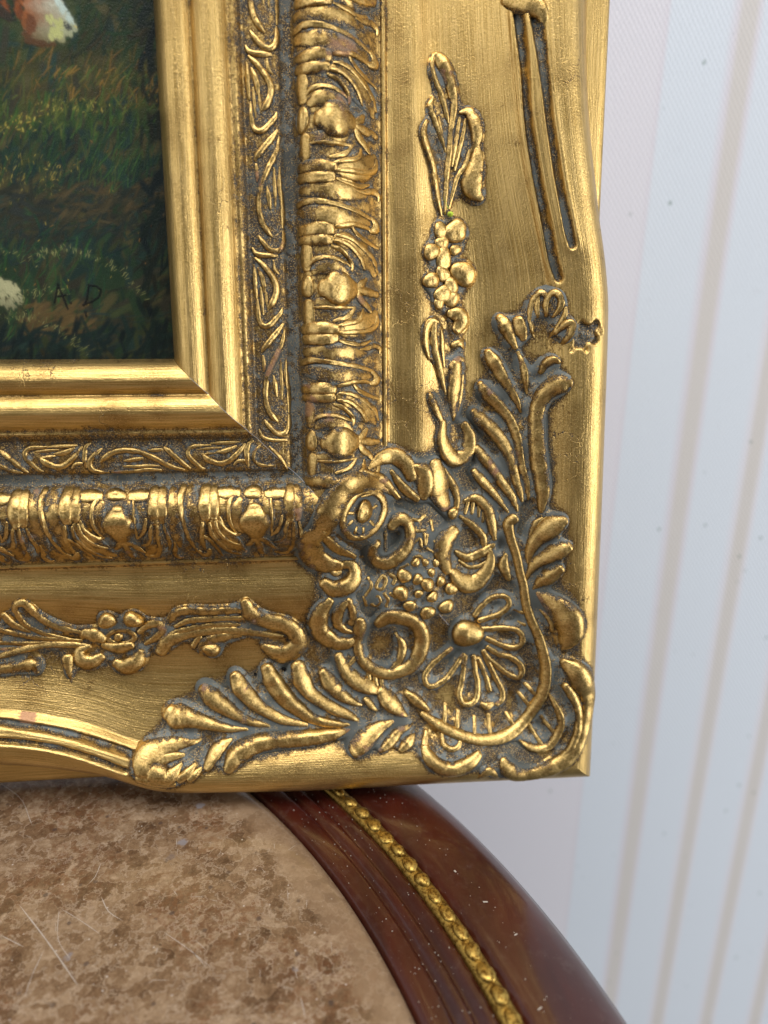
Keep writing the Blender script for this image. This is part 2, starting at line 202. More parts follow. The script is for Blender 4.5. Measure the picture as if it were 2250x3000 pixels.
# ---------------------------------------------------------------- ornament table: owner|name|kind|height|u,v,width;...
ORN = """
corner|boss|D|0.75|86.24,-87.17,5.11,4.98
corner|petal|S|0.85|88.84,-81.09,1.79;91.22,-77.73,1.79;94.34,-75.13,1.78;97.42,-74.37,1.78;99.34,-75.51,1.78;99.21,-78.04,1.78;97.17,-80.3,1.79;93.69,-81.93,1.79;90.31,-83.04,1.79
corner|petal|S|0.85|90.97,-86.04,1.8;95.35,-85.64,1.8;99.96,-85.33,1.79;102.62,-86.04,1.78;103.98,-88.03,1.78;103.49,-90.65,1.79;101.27,-91.94,1.79;97.81,-91.38,1.8;94.25,-89.85,1.8;92.84,-89.24,1.8
corner|petal|S|0.85|93.1,-92.26,1.81;96.33,-94.3,1.81;100.21,-95.28,1.8;103.29,-97.13,1.8;104.3,-99.62,1.8;103.04,-101.94,1.81;100.36,-101.57,1.81;96.42,-98.65,1.81;93.17,-95.73,1.81;91.93,-93.59,1.81
corner|petal|S|0.85|81.12,-92.34,1.8;77,-95.61,1.8;73.66,-98.79,1.8;72.15,-101.58,1.8;73.12,-104.22,1.8;75.59,-104.53,1.8;79.4,-102.31,1.81;82.38,-98.77,1.81;85.32,-94.7,1.81
corner|petal|S|0.85|85.95,-95.16,1.81;85.3,-99.31,1.81;84.56,-104.15,1.81;83.6,-107.23,1.81;84.5,-110.18,1.81;86.97,-110.87,1.81;89.36,-109.05,1.81;89.98,-104.79,1.81;89.26,-100.31,1.81;88.67,-95.28,1.81
corner|petal|S|0.85|91.93,-93.59,1.81;94.04,-98.76,1.81;96.13,-103.05,1.82;98.08,-107.12,1.82;97.94,-109.84,1.82;96.19,-111.11,1.81
corner|petal|S|0.85|90.14,-96.2,1.81;92.39,-101.28,1.82;93.87,-106.92,1.82
corner|petal_knob|S|0.7|90.95,-110.87,1.23;92.79,-111.72,2.47;94.72,-111.04,1.24
corner|stem|S|0.9|100.42,-48.6,3.12;98.71,-50.27,3.13;99.41,-54.73,2.89;101.32,-60.44,2.52;102.64,-66.22,2.4;103.62,-70.08,2.53;104.67,-76.59,2.67;106.28,-81.75,2.68;108.46,-86.88,2.81;110.09,-92.74,2.94;110.99,-97.87,2.94;110.66,-104.13,3.09;108.88,-110.05,3.12;104.97,-116.48,3.27;99.33,-120.32,3.25;92.47,-121.47,2.97;86.69,-120.77,2.84;80.99,-118.91,2.84;75.89,-116.28,2.97;70.95,-112.95,1.68
corner|rib|S|0.8|78.94,-110.88,1.31;78.46,-114.65,1.31;77.97,-116.13,1.31
corner|rib|S|0.8|83.03,-112.98,1.31;82.37,-117.48,1.31
corner|rib|S|0.8|88.49,-115.13,1.31;87.92,-120,1.31
corner|rib|S|0.8|93.25,-114.6,1.32;93.16,-119.51,1.31
corner|rib|S|0.8|99.35,-114.51,1.32;101.43,-118.02,1.32
corner|rib|S|0.8|103.58,-107.8,1.32;106.31,-111.18,1.32
corner|rib|S|0.8|105.37,-104.28,1.31;108.06,-106.99,1.31
corner|sliver|S|0.8|108.46,-77.67,0.64;110.46,-79.69,1.44;111.79,-81.84,1.51;112.36,-84.84,0.88
corner|sliver|S|0.6|101.12,-78.87,1.05;103.76,-79.79,1.05
corner|sliver|S|0.6|102.54,-82.86,0.97;104.61,-83.8,0.97
corner|leaf|S|0.62|107.03,-72.39,0.96;110.3,-74.33,4.37;113.59,-76.7,7.1;116.64,-80.21,8.46;117.69,-84.26,7.49;116.4,-88.13,4.36;115.25,-90.37,0.95
corner|scroll|S|0.7|115.75,-94.51,2.39;118.56,-96.75,5.97;121.83,-100.11,7.58;124.34,-104.76,6.03;125.18,-109.77,4.85;124.44,-115.16,4.05;123.23,-119.69,4.06;120.88,-124.32,4.47;117.44,-128.34,4.9;112.36,-131.29,4.89;107.03,-132.92,4.56;102.04,-132.96,5.28;98.4,-130.64,5.26;96.84,-127.6,2.83
corner|scroll_edge|S|0.9|116.58,-102.47,2.4;118.94,-106.1,2.81;120.63,-109.49,2.57;121.43,-113.83,2.58;121.24,-118.61,2.75;119.65,-123.45,2.84;116.67,-127.36,2.45;112.77,-129.57,1.22
corner|crescent|S|0.9|112.19,-106.18,0.65;113.63,-109.04,1.62;115.32,-112.58,2.1;115.8,-115.98,2.27;114.7,-120.16,2.36;112.53,-123.48,2.46;108.99,-124.66,2.37;105.76,-123.84,2.12;102.9,-122.26,1.06
corner|rib|S|0.8|106.51,-117.89,1.32;108.14,-120.5,1.32;109.85,-123.2,1.31
corner|rib|S|0.8|110.14,-114.57,1.31;111.85,-117,1.31;113.61,-119.1,1.31
corner|scroll|S|0.8|71.18,-122.45,2.42;71.87,-124.57,3.62;74.13,-127.12,4.21;78.1,-129.22,4.49;82.19,-129.06,4.5;85.94,-127.39,4.03;88.78,-125.22,2.43
corner|sliver|S|0.8|72.08,-118.47,1.63;71.15,-121.69,2.02
corner|crescent|S|0.8|77.19,-119.29,0.9;77.46,-121.96,1.54;79.73,-123.46,1.7;82.27,-122.78,1.54;83.17,-121,0.98
corner|leaf|S|0.5|88.91,-133.9,1.22;92,-130.88,2.83;95.3,-133.83,1.22
corner|medallion_ring|C|0.8|53.65,-37.67,2.12;57.58,-39.95,2.17;58.92,-43.71,2.18;57.19,-48.48,2.18;53.5,-51.21,2.14;49.22,-51.81,2.13;46.19,-48.88,2.09;45.71,-44.35,2.07;47.73,-40.52,2.07;50.48,-37.99,2.09
corner|medallion_boss|D|0.9|52.3,-43.68,2.71,3.41
corner|rib|S|0.7|47.33,-46.92,0.92;48.43,-45.91,0.93
corner|rib|S|0.7|49.14,-50.04,0.94;49.73,-48.21,0.93
corner|rib|S|0.7|51.9,-50.51,0.94;51.92,-48.71,0.94
corner|rib|S|0.7|55.18,-48.6,0.96;54.2,-47.13,0.95
corner|rib|S|0.7|47.39,-43.4,0.92;48.7,-43.59,0.93
corner|rib|S|0.7|56.23,-42.74,0.96;54.76,-43.32,0.95
corner|scroll|S|0.85|61.06,-49.94,2.82;63.23,-47.68,4.04;65.93,-48.51,3.67;66.96,-52.75,3.31;65.93,-56.55,3.57;63.2,-59.78,4.08;59.47,-61.71,4.08;55.86,-60.48,3.45;54.95,-56.71,3.04;56.47,-54.63,2.79
corner|strap|S|0.42|63.24,-40.66,1.46;60.13,-37.73,3.63;56.29,-35.78,5.37;51.77,-34.68,6.7;46.91,-35.88,6.86;43.08,-40.09,6.83;40.54,-45.36,6.87;38.66,-49.33,5.22
corner|scroll|S|0.62|38.66,-48.99,4.64;35.81,-52.25,6.47;36.65,-58,7.59;40.36,-60.97,6.13;44.94,-62.08,3.07
corner|scroll|S|0.75|39.91,-67.44,3.69;43.24,-69.4,5.17;47.57,-68.31,5.18;49.63,-65.03,4.07;48.33,-61.87,3.08;44.95,-61.76,2.21
corner|sliver|S|0.7|39.81,-50.84,2.34;44,-55.83,3.01;49.51,-59,1.59
corner|leaf|S|0.7|41.86,-62.93,1.84;43.36,-64.53,1.85;44.91,-63.96,1.23
corner|leaf|S|0.6|54.04,-30.62,1.53;57.67,-28.47,3.94;62.06,-28.01,4.82;65.63,-30.55,4.82;67.41,-34.49,3.63
corner|leaf|S|0.8|52.44,-31.56,1.75;58.27,-35.18,3.25;63.24,-40.97,1.58
corner|leaf|S|0.8|61.13,-32.66,1.57;64.44,-37.27,2.79;68.94,-41.43,2.43
corner|leaf|S|0.7|68.31,-32.06,3.62;71.08,-33.34,5.81;71.85,-37.36,5.47;71.11,-40.7,3.04
corner|leaf|S|0.55|74.94,-30.52,3.65;75.77,-35.19,6.72;76.36,-40.19,6.14;78.42,-44.45,3.72
corner|leaf|S|0.8|77.96,-32.58,1.23;80.99,-38.04,2.72;82.36,-41.88,2.24;81.89,-46.28,1.5
corner|sliver|S|0.8|75.33,-37.62,1.22;77.03,-39.63,1.85;78.4,-42.88,1.48
corner|bead|D|0.9|80.97,-46.6,1.99,1.99
corner|crescent|S|0.8|84.98,-42.96,1.12;88.49,-42.23,2.87;91.98,-45.31,3.26;93.42,-49.77,3.02;94.77,-55.55,1.51
corner|rib|S|0.8|85.96,-43.62,1.12;85.05,-47.09,1.13
corner|rib|S|0.8|87.68,-43.67,1.13;87.3,-47.16,1.13
corner|rib|S|0.8|89.61,-44.67,1.13;89.42,-48.17,1.13
corner|rib|S|0.8|91.08,-46.59,1.13;90.83,-49.79,1.13
corner|scroll|S|0.7|81.51,-52.63,3.76;78.54,-55.26,5.94;77.56,-59.32,5.51;78.62,-63.33,4.15;79.67,-65.73,2.53
corner|sliver|S|0.8|83.43,-47.97,1.25;87.68,-51.02,2.39;90.93,-54.94,2.4;91.5,-58.32,1.27
corner|crescent|S|0.8|82.27,-59.46,1.64;85.93,-61.64,2.92;90.4,-60.14,2.92;94.38,-57.5,1.52
corner|rib|S|0.8|83.31,-62.47,0.89;86.63,-64.75,1.27;89.85,-64.58,1.27;92.64,-62.74,0.76
corner|crescent|S|0.75|81.01,-65.86,2.53;84.07,-69.42,5.6;88.02,-70.28,5.62;91.79,-67.02,4.21;93.57,-62.73,2.79;93.38,-59.47,1.52
corner|berry|D|0.95|69.32,-67.08,1.86,1.86
corner|berry|D|0.95|72.55,-69.08,2.31,2.31
corner|berry|D|0.95|73.86,-65.24,1.43,1.43
corner|berry|D|0.95|69.66,-71.95,1.43,1.43
corner|berry|D|0.95|74.26,-73.42,1.95,1.95
corner|berry|D|0.95|64,-71.41,2.61,2.61
corner|berry|D|0.95|66.93,-75.98,2.13,2.13
corner|berry|D|0.95|72.8,-78.83,2.53,2.53
corner|berry|D|0.95|79.12,-77.32,2.55,2.55
corner|berry|D|0.95|65.02,-65.83,2.36,2.36
corner|berry|D|0.95|77.17,-68.67,1.76,1.76
corner|berry|D|0.95|80.75,-71.55,2.29,2.29
corner|berry|D|0.95|68.69,-61.62,1.48,1.48
corner|berry|D|0.95|71.85,-61.8,1.24,1.24
corner|berry|D|0.95|75.53,-62.26,1.37,1.37
corner|sliver|S|0.6|53.8,-66.38,1.05;54.68,-68.86,1.05;52.77,-71.97,1.05
corner|sliver|S|0.6|56.56,-67.69,1.05;58.16,-65.91,1.05;59.37,-67.17,1.05;58.08,-69.92,1.05;56.22,-69.54,1.05;56.56,-67.69,1.05
corner|sliver|S|0.6|60.66,-65.39,1.05;62.19,-66.65,1.05;61.53,-68.47,1.05
corner|sliver|S|0.6|52.15,-72.61,1.05;53.1,-75.76,1.06
corner|sliver|S|0.6|54.95,-73.73,1.06;56.5,-72.11,1.05;57.45,-74.18,1.06;55.91,-75.88,1.06;54.65,-74.76,1.06
corner|sliver|S|0.6|58.69,-71.54,1.05;59.95,-73.59,1.06;59.37,-76.02,1.06
corner|sliver|S|0.6|60.56,-71.61,1.06;62.44,-73.01,1.06
corner|sliver|S|0.6|67.43,-47.74,1.04;69.89,-48.09,1.04;71.78,-46.95,1.04
corner|sliver|S|0.6|68.66,-50.25,1.04;68.66,-51.5,1.04;71.8,-51.33,1.04
corner|sliver|S|0.6|68.06,-55.27,1.05;69.91,-54.05,1.04;70.55,-56.61,1.05
corner|sliver|S|0.6|71.48,-52.57,1.05;71.82,-56.07,1.05;72.46,-52.96,1.05
corner|sliver|S|0.6|73.74,-48.68,1.05;74.43,-51.9,1.05
corner|sliver|S|0.6|67.45,-61.61,1.05;68.68,-59.71,1.05;70.56,-60.1,1.05;71.21,-61.74,1.05
corner|sliver|S|0.6|72.48,-57.4,1.05;75.17,-58.99,1.06
corner|sliver|S|0.6|63.81,-63.61,1.05;66.24,-62.27,1.05
corner|sliver|S|0.6|74.8,-55.12,1.05;75.84,-57.81,1.06
corner|crescent|S|0.7|41.63,-73.21,2.47;38.48,-77.66,4.97;38.06,-83.55,5.79;41.77,-87.64,5.08;46.2,-89.04,4.2;50.35,-87.68,1.91
corner|crescent|S|0.8|47.5,-73.1,1.61;44.51,-76.47,3.36;43.74,-80.89,3.26;45.74,-83.9,2.53;48.45,-85.1,1.27
corner|sliver|S|0.7|47.5,-73.44,2.23;48.87,-78.13,2.25;48.27,-81.83,2.27
corner|scroll|S|0.8|50.97,-80.85,3.15;51.05,-83.42,4.18;50.35,-87.68,3.06;50.46,-91.17,3.07;51.7,-94.96,3.47;55.06,-98.08,3.73;59.56,-99.9,3.61;63.46,-99.43,3.75;68.06,-97.37,4.4;70.81,-92.78,4.91;71.38,-87.21,4.88;69.17,-82.78,4.84;64.59,-80.34,5.06;60.12,-79.99,5.05;57.01,-82.23,3.54
corner|sliver|S|0.8|62.83,-86.47,1.15;64.95,-90.45,2.57;64.17,-95.2,2.58;61.2,-98.68,1.68
corner|rib|S|0.8|47.7,-96.11,1.41;50.63,-92.88,1.41
corner|rib|S|0.8|53.63,-98.66,1.42;54,-102.2,1.42
corner|rib|S|0.8|55.66,-100.36,1.42;56.23,-103.56,1.42
corner|rib|S|0.8|57.94,-99.83,1.42;58.17,-103.65,1.42
corner|acanthus_lobe|S|0.85|-9.89,-108.66,4.74;-7.59,-109.63,6.99;-2.68,-110.9,4.99;2.55,-112.72,3.33;8.38,-114.36,2.26;14.25,-114.94,0.96
corner|acanthus_lobe|S|0.85|0.65,-101.85,3.82;2.65,-104.1,5.37;6.12,-107,4.78;10.77,-110.33,3.35;15.46,-112.79,2.39;21.06,-114.16,0.96
corner|acanthus_lobe|S|0.85|10.73,-98.17,3.59;12.12,-101.53,5.27;15.57,-105.76,4.56;20.25,-109.66,3.36;26.13,-112.74,2.64;33.26,-114.47,1.08
corner|acanthus_lobe|S|0.85|20.86,-96.2,3.96;22.82,-100.83,5.66;26.28,-105.68,5.42;30.98,-109.88,4.22;35.7,-112.91,3.01;41.67,-114.59,2.29;46.78,-115.23,1.09
corner|acanthus_lobe|S|0.85|30.72,-95.72,4.22;31.81,-100.05,5.68;34.11,-104.31,4.35;38.24,-107.66,3.63;43,-110.45,3.27;47.18,-112.34,2.55;50.03,-114.04,1.09
corner|acanthus_lobe|S|0.85|38.78,-98.25,3.03;40.82,-101.66,4.97;43.76,-105.04,4.25;47.32,-107.8,2.67;51.03,-109.57,0.97
corner|acanthus_lobe|S|0.85|44.02,-93.15,3.03;45.76,-97.65,4.13;49.32,-101.46,4.99;53.53,-103.74,4.63;56.54,-105.45,2.2
corner|acanthus_lobe|S|0.85|57.66,-105.1,3.42;59.53,-107.79,5.37;62.49,-110.8,4.27;65.94,-113.57,0.98
corner|acanthus_lobe|S|0.85|65.74,-106.05,1.59;69.35,-108.82,3.31;72.81,-111.74,1.59
corner|acanthus_lobe|S|0.85|52.5,-107.46,1.46;54.27,-109.55,2.07;56.03,-111.52,1.1
corner|acanthus_lobe|S|0.85|8.53,-124.92,3.52;10.75,-121.73,5.55;14.77,-119.73,5.36;20.09,-118.63,4.78;27.21,-118.37,4.43;34.97,-118.2,4.09;41.58,-117.64,3.13;47.04,-116.68,1.09
corner|acanthus_lobe|S|0.85|1.92,-124.29,2.57;3.78,-121.27,4.01;6,-119.14,3.44;9.23,-117.58,1.07
corner|acanthus_lobe|S|0.85|48.61,-121.89,4.8;51.79,-119.37,5.68;56.14,-116.68,3.88;61.6,-114.6,0.97
corner|acanthus_lobe|S|0.85|56.66,-122.92,1.8;60.26,-120.18,3.15;63.43,-117.6,2.68;67.66,-116.35,0.85
corner|acanthus_lobe|S|0.85|63.33,-122.75,2.17;65.98,-120.84,3.15;67.9,-119.22,1.1
corner|shell_lobe|S|0.6|-17.47,-124.31,5.19;-16.85,-120.55,6.97;-13.5,-118.83,5.86;-9.02,-117.81,4.12;-0.67,-117.67,1.07
corner|shell_lobe|S|0.6|-14.88,-121.22,4.65;-11.03,-120.93,3.5;-5.42,-120.82,1.06
corner|shell_lobe|S|0.6|-14.15,-124.64,6.36;-10.23,-126.53,5.56;-7.72,-124.66,2.91;-6.09,-123.1,0.82
corner|shell_lobe|S|0.6|-6.58,-127.34,2.32;-4.03,-125.41,2.56;-1.82,-123.37,0.82
corner|shell_lobe|S|0.6|-3.46,-127.55,2.09;-1.75,-126.06,2.1;0.05,-124.57,0.82
corner|shell_lobe|S|0.6|-18.58,-125.82,3.46;-13.07,-127.73,3.47;-8.59,-128.65,2.32
corner|acanthus_lobe|S|0.85|94.55,13.35,2.37;95.86,11.2,3.87;97.38,8.18,3.08;99.34,4.29,1.59
corner|acanthus_lobe|S|0.85|100.2,2.99,1.06;101.78,-1.77,1.94;102.49,-5.25,1.68;103.23,-9.4,0.62
corner|acanthus_lobe|S|0.85|91.36,3.08,2.39;92.94,0.47,3.91;95.18,-3.47,3.38;97.82,-7.87,2.68;100,-11.39,1.96;101.64,-15.14,0.71
corner|acanthus_lobe|S|0.85|89.35,-6.52,2.24;90.96,-9.17,3.59;94.54,-12.73,3.41;98.06,-17.17,2.88;100.29,-22.08,2.61;101.28,-27.47,2.44;102.27,-32.45,2.18;103.65,-36.98,1.91;104.52,-42.48,0.73
corner|acanthus_lobe|S|0.85|87.23,-14.92,2.52;89.33,-17.18,4.06;92.96,-20.34,4.07;96.56,-24.84,3.62;98.82,-29.8,3.09;100.22,-34.8,2.64;101.62,-39.36,2.19;102.69,-43.02,0.82
corner|acanthus_lobe|S|0.85|88.36,-26.2,2.54;90.47,-28.96,3.37;93.69,-33.08,3.01;96.87,-37.65,2.65;99.56,-41.75,2.47;101.46,-46.1,1.01
corner|acanthus_lobe|S|0.85|87.56,-33.51,2.1;89.69,-35.85,3.02;92.94,-39.56,2.57;95.68,-42.79,2.02;98.61,-46.68,0.74
corner|acanthus_lobe|S|0.85|106.57,-3.1,1.49;107.75,-0.62,2.71;109.6,0.47,2.7;111.53,-0.24,1.13
corner|acanthus_stem|S|0.62|113.95,-6.13,2.6;111.95,-6.47,5.44;109.21,-7.87,5.28;106.91,-10.92,4.33;105.83,-14.88,3.91;105.77,-19.31,4.1;106.15,-24.66,4.3;106.74,-30.04,4.32;107.73,-35.45,4.15;108.31,-40.46,3.44;108.08,-46,1.36
corner|sliver|S|0.8|105.08,-16.66,0.71;105.21,-23.33,1.08;105.92,-30.07,0.99;106.96,-36.85,0.63
corner|shell_lobe|S|0.75|102.93,12.09,0.87;103,15.66,1.47;103.87,18.55,1.56;105.37,20.14,1.89;106.96,19.26,1.55;107.52,17.17,0.86
corner|shell_lobe|S|0.75|105.34,13.08,0.87;104.76,16.02,1.38;105.03,18.92,1.03
corner|shell_lobe|S|0.75|107.6,13.43,0.86;107.07,16.78,1.38;108.08,19.62,1.8;109.76,19.88,1.96;110.99,17.76,1.79;110.69,15.32,1.54;109.25,13.15,0.77
corner|shell_lobe|S|0.75|112.29,15.44,0.94;111.92,13.2,1.37;110.56,10.37,1.29;108.91,7.31,0.61
corner|shell_lobe|S|0.75|109.96,8.31,1.12;112.14,10.63,2.39;113.96,10.86,2.38;113.6,8.18,2.39;112.18,5.51,1.29
corner|shell_lobe|S|0.75|102.71,12.73,0.7;103.8,9.75,1.13;104.76,7.4,0.52
corner|shell_lobe|S|0.75|99.71,12.39,3.06;100.61,9.4,3.5;101.5,6.83,1.75
corner|leaf|S|0.7|114.03,-48.23,3.14;111.66,-49.81,5.43;109.11,-52.46,5.48;106.7,-55.42,4.13;105.34,-59.3,2.58;104.9,-62.9,0.74
corner|sliver|S|0.8|109.79,-47.77,0.73;107.38,-50.23,1.46;105.95,-55.47,0.92
corner|leaf|S|0.75|115.69,-56.51,3.16;113.03,-57.97,4.81;110.17,-60.36,4.04;106.93,-62.99,3.05;105.33,-65.98,1.67;104.63,-68.2,0.65
corner|leaf|S|0.8|113.64,-63.81,3.09;110.61,-66.94,4.38;108.49,-69.02,2.89;106.72,-71.39,0.88
corner|sliver|S|0.8|98.2,-60.61,1.39;97.56,-63.91,3.04;98.53,-67.13,2.67;99.6,-69.37,0.89
corner|sliver|S|0.8|108.4,-48.19,0.99;106.21,-50.53,1.86;104.96,-56.35,1
swagR|leaf_blade|S|0.8|74.7,85.05,2.04;76.46,83.24,3.86;78.21,79.63,3.47;79.52,75.89,2.65;80,71.71,1.92;79.29,66.29,1.76;78.83,60.42,1.85;78.21,54.46,1.69;77.8,48.45,1.44;77.51,42.8,0.76
swagR|leaf_blade|S|0.8|74.04,84.94,1.06;73.39,82.02,1.31;74.74,78.1,1.56;76.53,74.54,1.57;77.87,70.07,1.33;78.41,67.79,0.67
swagR|leaf_blade|S|0.8|73.65,74.13,1.07;72.89,71.31,1.89;74.35,67.73,1.82;76.15,63.7,1.59;77.6,59.93,0.76
swagR|leaf_blade|S|0.8|71.83,67.26,1.4;70.83,64.37,2.06;72.07,60.35,2.07;73.92,55.58,1.84;74.84,50.16,1.68;75.77,45.47,1.44;76.55,42.32,0.76
swagR|leaf_blade|S|0.8|75.59,69.05,0.58;76.14,66.03,1.17;76.92,62.61,0.59
swagR|leaf_blade|S|0.8|81.72,69.06,0.84;80.94,64.4,1.51;80.34,60.48,1.51;79.66,56.13,0.76
swagR|leaf_blade|S|0.8|83.45,68.64,0.84;82.63,64.03,1.34;81.43,59.34,1.26;80.54,54.98,0.68
swagR|leaf_blade|S|0.8|81.9,70.59,1;84.14,70.7,2.5;85.79,68.13,3.17;86.54,65.01,3.18;86.34,61.95,2.35;85.1,59.89,1.26
swagR|leaf_blade|S|0.8|84.76,60.48,0.76;83.6,56.61,1.52;81.51,53.43,1.44;80.25,49.8,1.27;79.13,44.52,0.6
swagR|leaf_blade|S|0.8|78.93,58.85,0.93;78.45,52.09,1.1;78.11,49.27,0.59
swagR|leaf_tip|S|0.62|86.83,61.54,1.51;86.72,58.07,3.54;86.12,54.59,4.91;85.37,51.66,5.77;86.26,49.06,4.93;88.16,47.22,2.13
swagR|grape|D|0.62|80.8,38.04,3.6,3.6
swagR|grape|D|0.62|76.24,38.04,2.38,2.38
swagR|grape|D|0.62|73.45,31.81,2.63,2.63
swagR|grape|D|0.62|83.36,26.04,3.9,3.9
swagR|grape|D|0.62|73.23,23.72,2.56,2.56
swagR|grape|D|0.62|77.19,30.14,2.66,3.43
swagR|grape|D|0.62|76.98,25.8,2.41,2.41
swagR|grape|D|0.62|80.84,32.79,1.72,1.72
swagR|grape|D|0.62|79.56,22.39,2.6,2.6
swagR|grape|D|0.62|76.72,34.62,2.13,2.13
swagR|grape|D|0.6|77.02,19.96,2.85,2.85
swagR|grape|D|0.6|79.82,18.59,2.52,2.52
swagR|grape|D|0.6|75.85,17.4,1.9,1.9
swagR|leaf_blade|S|0.75|72.75,0.92,0.78;71.72,5.99,1.9;71.93,9.77,2.07;73.29,12.09,2.15;75.65,11.87,1.04
swagR|leaf_blade|S|0.75|74.56,11.5,1.3;74.26,7.29,2.25;75,2.64,2.27;76.49,-2.5,1.93;77.49,-6.84,1.41;78.29,-9.47,0.53
swagR|leaf_blade|S|0.75|76.86,9.88,0.87;77.15,4.36,1.4;77.72,-1.21,0.7
swagR|leaf_blade|S|0.75|80.44,5.25,1.76;82.53,5.78,2.38;83.85,4.4,1.15
swagR|leaf_blade|S|0.75|80.05,-1.22,2.21;82.13,0.95,2.48;83.9,0.73,1.15
swagR|leaf_blade|S|0.75|81.68,-0.35,3.1;81.28,-6.01,4.18;80.86,-10.4,3.74;80.91,-13.93,2.5;80.95,-17.48,1.08
swagR|leaf_blade|S|0.75|73.1,-9.37,1.75;74.16,-12,2.55;75.63,-15.11,2.3;77.22,-18.25,1.6
swagR|leaf_blade|S|0.75|83.78,-3.85,0.8;83.21,-9.11,1.43;82.35,-15.29,0.72
swagR|leaf_tip|S|0.7|79.4,14.38,2.61;81.96,14.22,4.55;83,12.11,4.56;81.55,9.75,3.07
swagR|leaf_curl|S|0.7|77.6,-17.83,1.96;77.41,-23.16,3.49;79.16,-27.74,4.6;82.07,-29.68,4.62;85.36,-27.51,4.18;86.31,-22.99,3.8;84.52,-18.91,2.7
swagB|leaf_blade|S|0.75|-53.96,-73.56,1.69;-52.65,-71.11,2.47;-50.32,-70.81,2.58;-48.36,-74.11,2.49;-45.84,-77.35,2.29;-41.84,-79.83,2.19;-35.68,-81.76,1.04
swagB|leaf_blade|S|0.75|-53.49,-73.23,1.69;-52.51,-77.46,2.05;-49.71,-80.21,1.84;-45.59,-82.32,1.62;-39.36,-83.96,0.81
swagB|leaf_blade|S|0.75|-57.5,-74.48,2.03;-55.86,-77.66,2.4;-52.96,-79.76,1.83;-50.17,-81.3,0.69
swagB|leaf_blade|S|0.75|-61.15,-79.42,1.71;-55.98,-81.27,1.95;-50.66,-82.75,1.84;-44.1,-83.77,1.62;-36.05,-84.6,0.93
swagB|leaf_blade|S|0.75|-61.85,-84.12,1.49;-55.3,-84.72,1.61;-49.79,-84.96,1.5;-43.64,-84.79,0.81
swagB|leaf_blade|S|0.75|-61.5,-86.25,1.15;-56.54,-86.18,1.27;-52.38,-86,0.69
swagB|leaf_blade|S|0.75|-62.15,-88.53,1.96;-56.62,-87.35,2.42;-51.01,-86.12,2.31;-45.38,-85.46,2.2;-39.81,-85.7,1.97;-34.8,-86.22,1.05
swagB|leaf_blade|S|0.75|-62.15,-92.67,2.88;-56.7,-91.97,3.35;-52.87,-91.62,3.82;-50.57,-91.75,4.4;-49.84,-93.61,2.08
swagB|leaf_blade|S|0.75|-40.58,-90.03,3.61;-40.33,-93.37,2.33;-39.91,-97.79,0.47
swagB|leaf_blade|S|0.75|-8.04,-78.83,1.51;-5.68,-75.64,2.88;-1.11,-75.04,2.99;3.94,-75.58,2.77;9.64,-75.49,2.55;14.48,-75.7,1.97
swagB|leaf_blade|S|0.75|-6.84,-80.63,1.16;-2.63,-78.72,2.09;3.12,-78.27,2.09;9.99,-78.23,1.75;16.01,-78.5,1.05
swagB|leaf_blade|S|0.75|-10.39,-84.53,2.11;-6.49,-82.7,2.22;-0.62,-81.25,1.99;6.34,-80.52,1.87;12.96,-80.82,0.94
swagB|leaf_blade|S|0.75|-12.13,-89.25,3.53;-9.63,-85.56,4.69;-5.48,-84.08,3.4;0.37,-83,2.82;7.32,-82.63,2.94;14.24,-83.29,2.71;20.6,-84.59,2.13;26.15,-85.59,0.95
swagB|leaf_blade|S|0.75|-2.05,-87.89,1.77;0.23,-84.67,2
swagB|leaf_curl|S|0.75|0.7,-90.28,2.37;1.47,-87.39,3.55;4.19,-85.85,3.9;8.03,-84.89,3.54;13.01,-84.44,1.77
swagB|leaf_knob|D|0.9|3.68,-89.13,2.85,2.61
swagB|leaf_curl|S|0.7|15.23,-72.63,2.89;16.44,-76.45,5;19.18,-78.65,5.03;23.15,-80.24,5.06;27.76,-81.86,5.21;30.71,-85.39,5.37;30.96,-88.75,5.87;28.02,-91.35,5.88;23.87,-91.03,5.03;20.1,-89.04,2.15
swagB|leaf_tip|S|0.6|23.23,-92.28,2.4;26.18,-93.18,3.6;27.99,-92.5,2.4
swagB|flower_petal|D|0.95|-27.08,-77.64,2.87,2.87
swagB|flower_petal|D|0.95|-19.13,-77.36,2.99,2.99
swagB|flower_petal|S|0.8|-34.74,-81.92,2.89;-31.58,-82.8,4.41;-29.39,-84.32,2.91
swagB|flower_petal|S|0.8|-29.44,-86.44,2.1;-25.27,-87.42,3.86;-20.92,-86.75,2.69
swagB|flower_petal|S|0.8|-18.13,-82.23,1.51;-14.66,-79.61,2.55;-11.79,-79.38,2.66;-10.85,-81.83,2.68;-12.92,-84.1,2.69;-16.6,-86.46,1.41
swagB|flower_petal|S|0.8|-33.7,-86.58,1.4;-36.63,-87.81,3.03;-36.36,-90.72,4.44;-33.49,-91.59,4.44;-30.31,-90.13,2.58
swagB|flower_petal|S|0.8|-26.09,-92.36,2.94;-23.43,-93.54,5.06;-19.92,-92.17,5.06;-18.1,-89.12,2.59
swagB|flower_ring|C|0.8|-27.63,-83.05,1.63;-24.56,-81.35,1.62;-21.21,-81.78,1.63;-19.63,-83.83,1.63;-21.67,-85.74,1.64;-25.12,-85.95,1.64;-27.4,-84.9,1.63
swagB|flower_eye|D|0.95|-24.56,-83.54,1.51,1.51
railB|channel|G|1|-68.13,-106.33,1.46;-59.61,-106.95,1.47;-54.21,-107.94,1.53;-48.84,-109.2,1.53;-43.48,-110.59,1.54;-38.09,-112.26,1.54;-32.7,-114.37,1.6;-27.34,-116.72,1.67;-21.91,-119.24,1.56;-19.42,-120.37,1.16
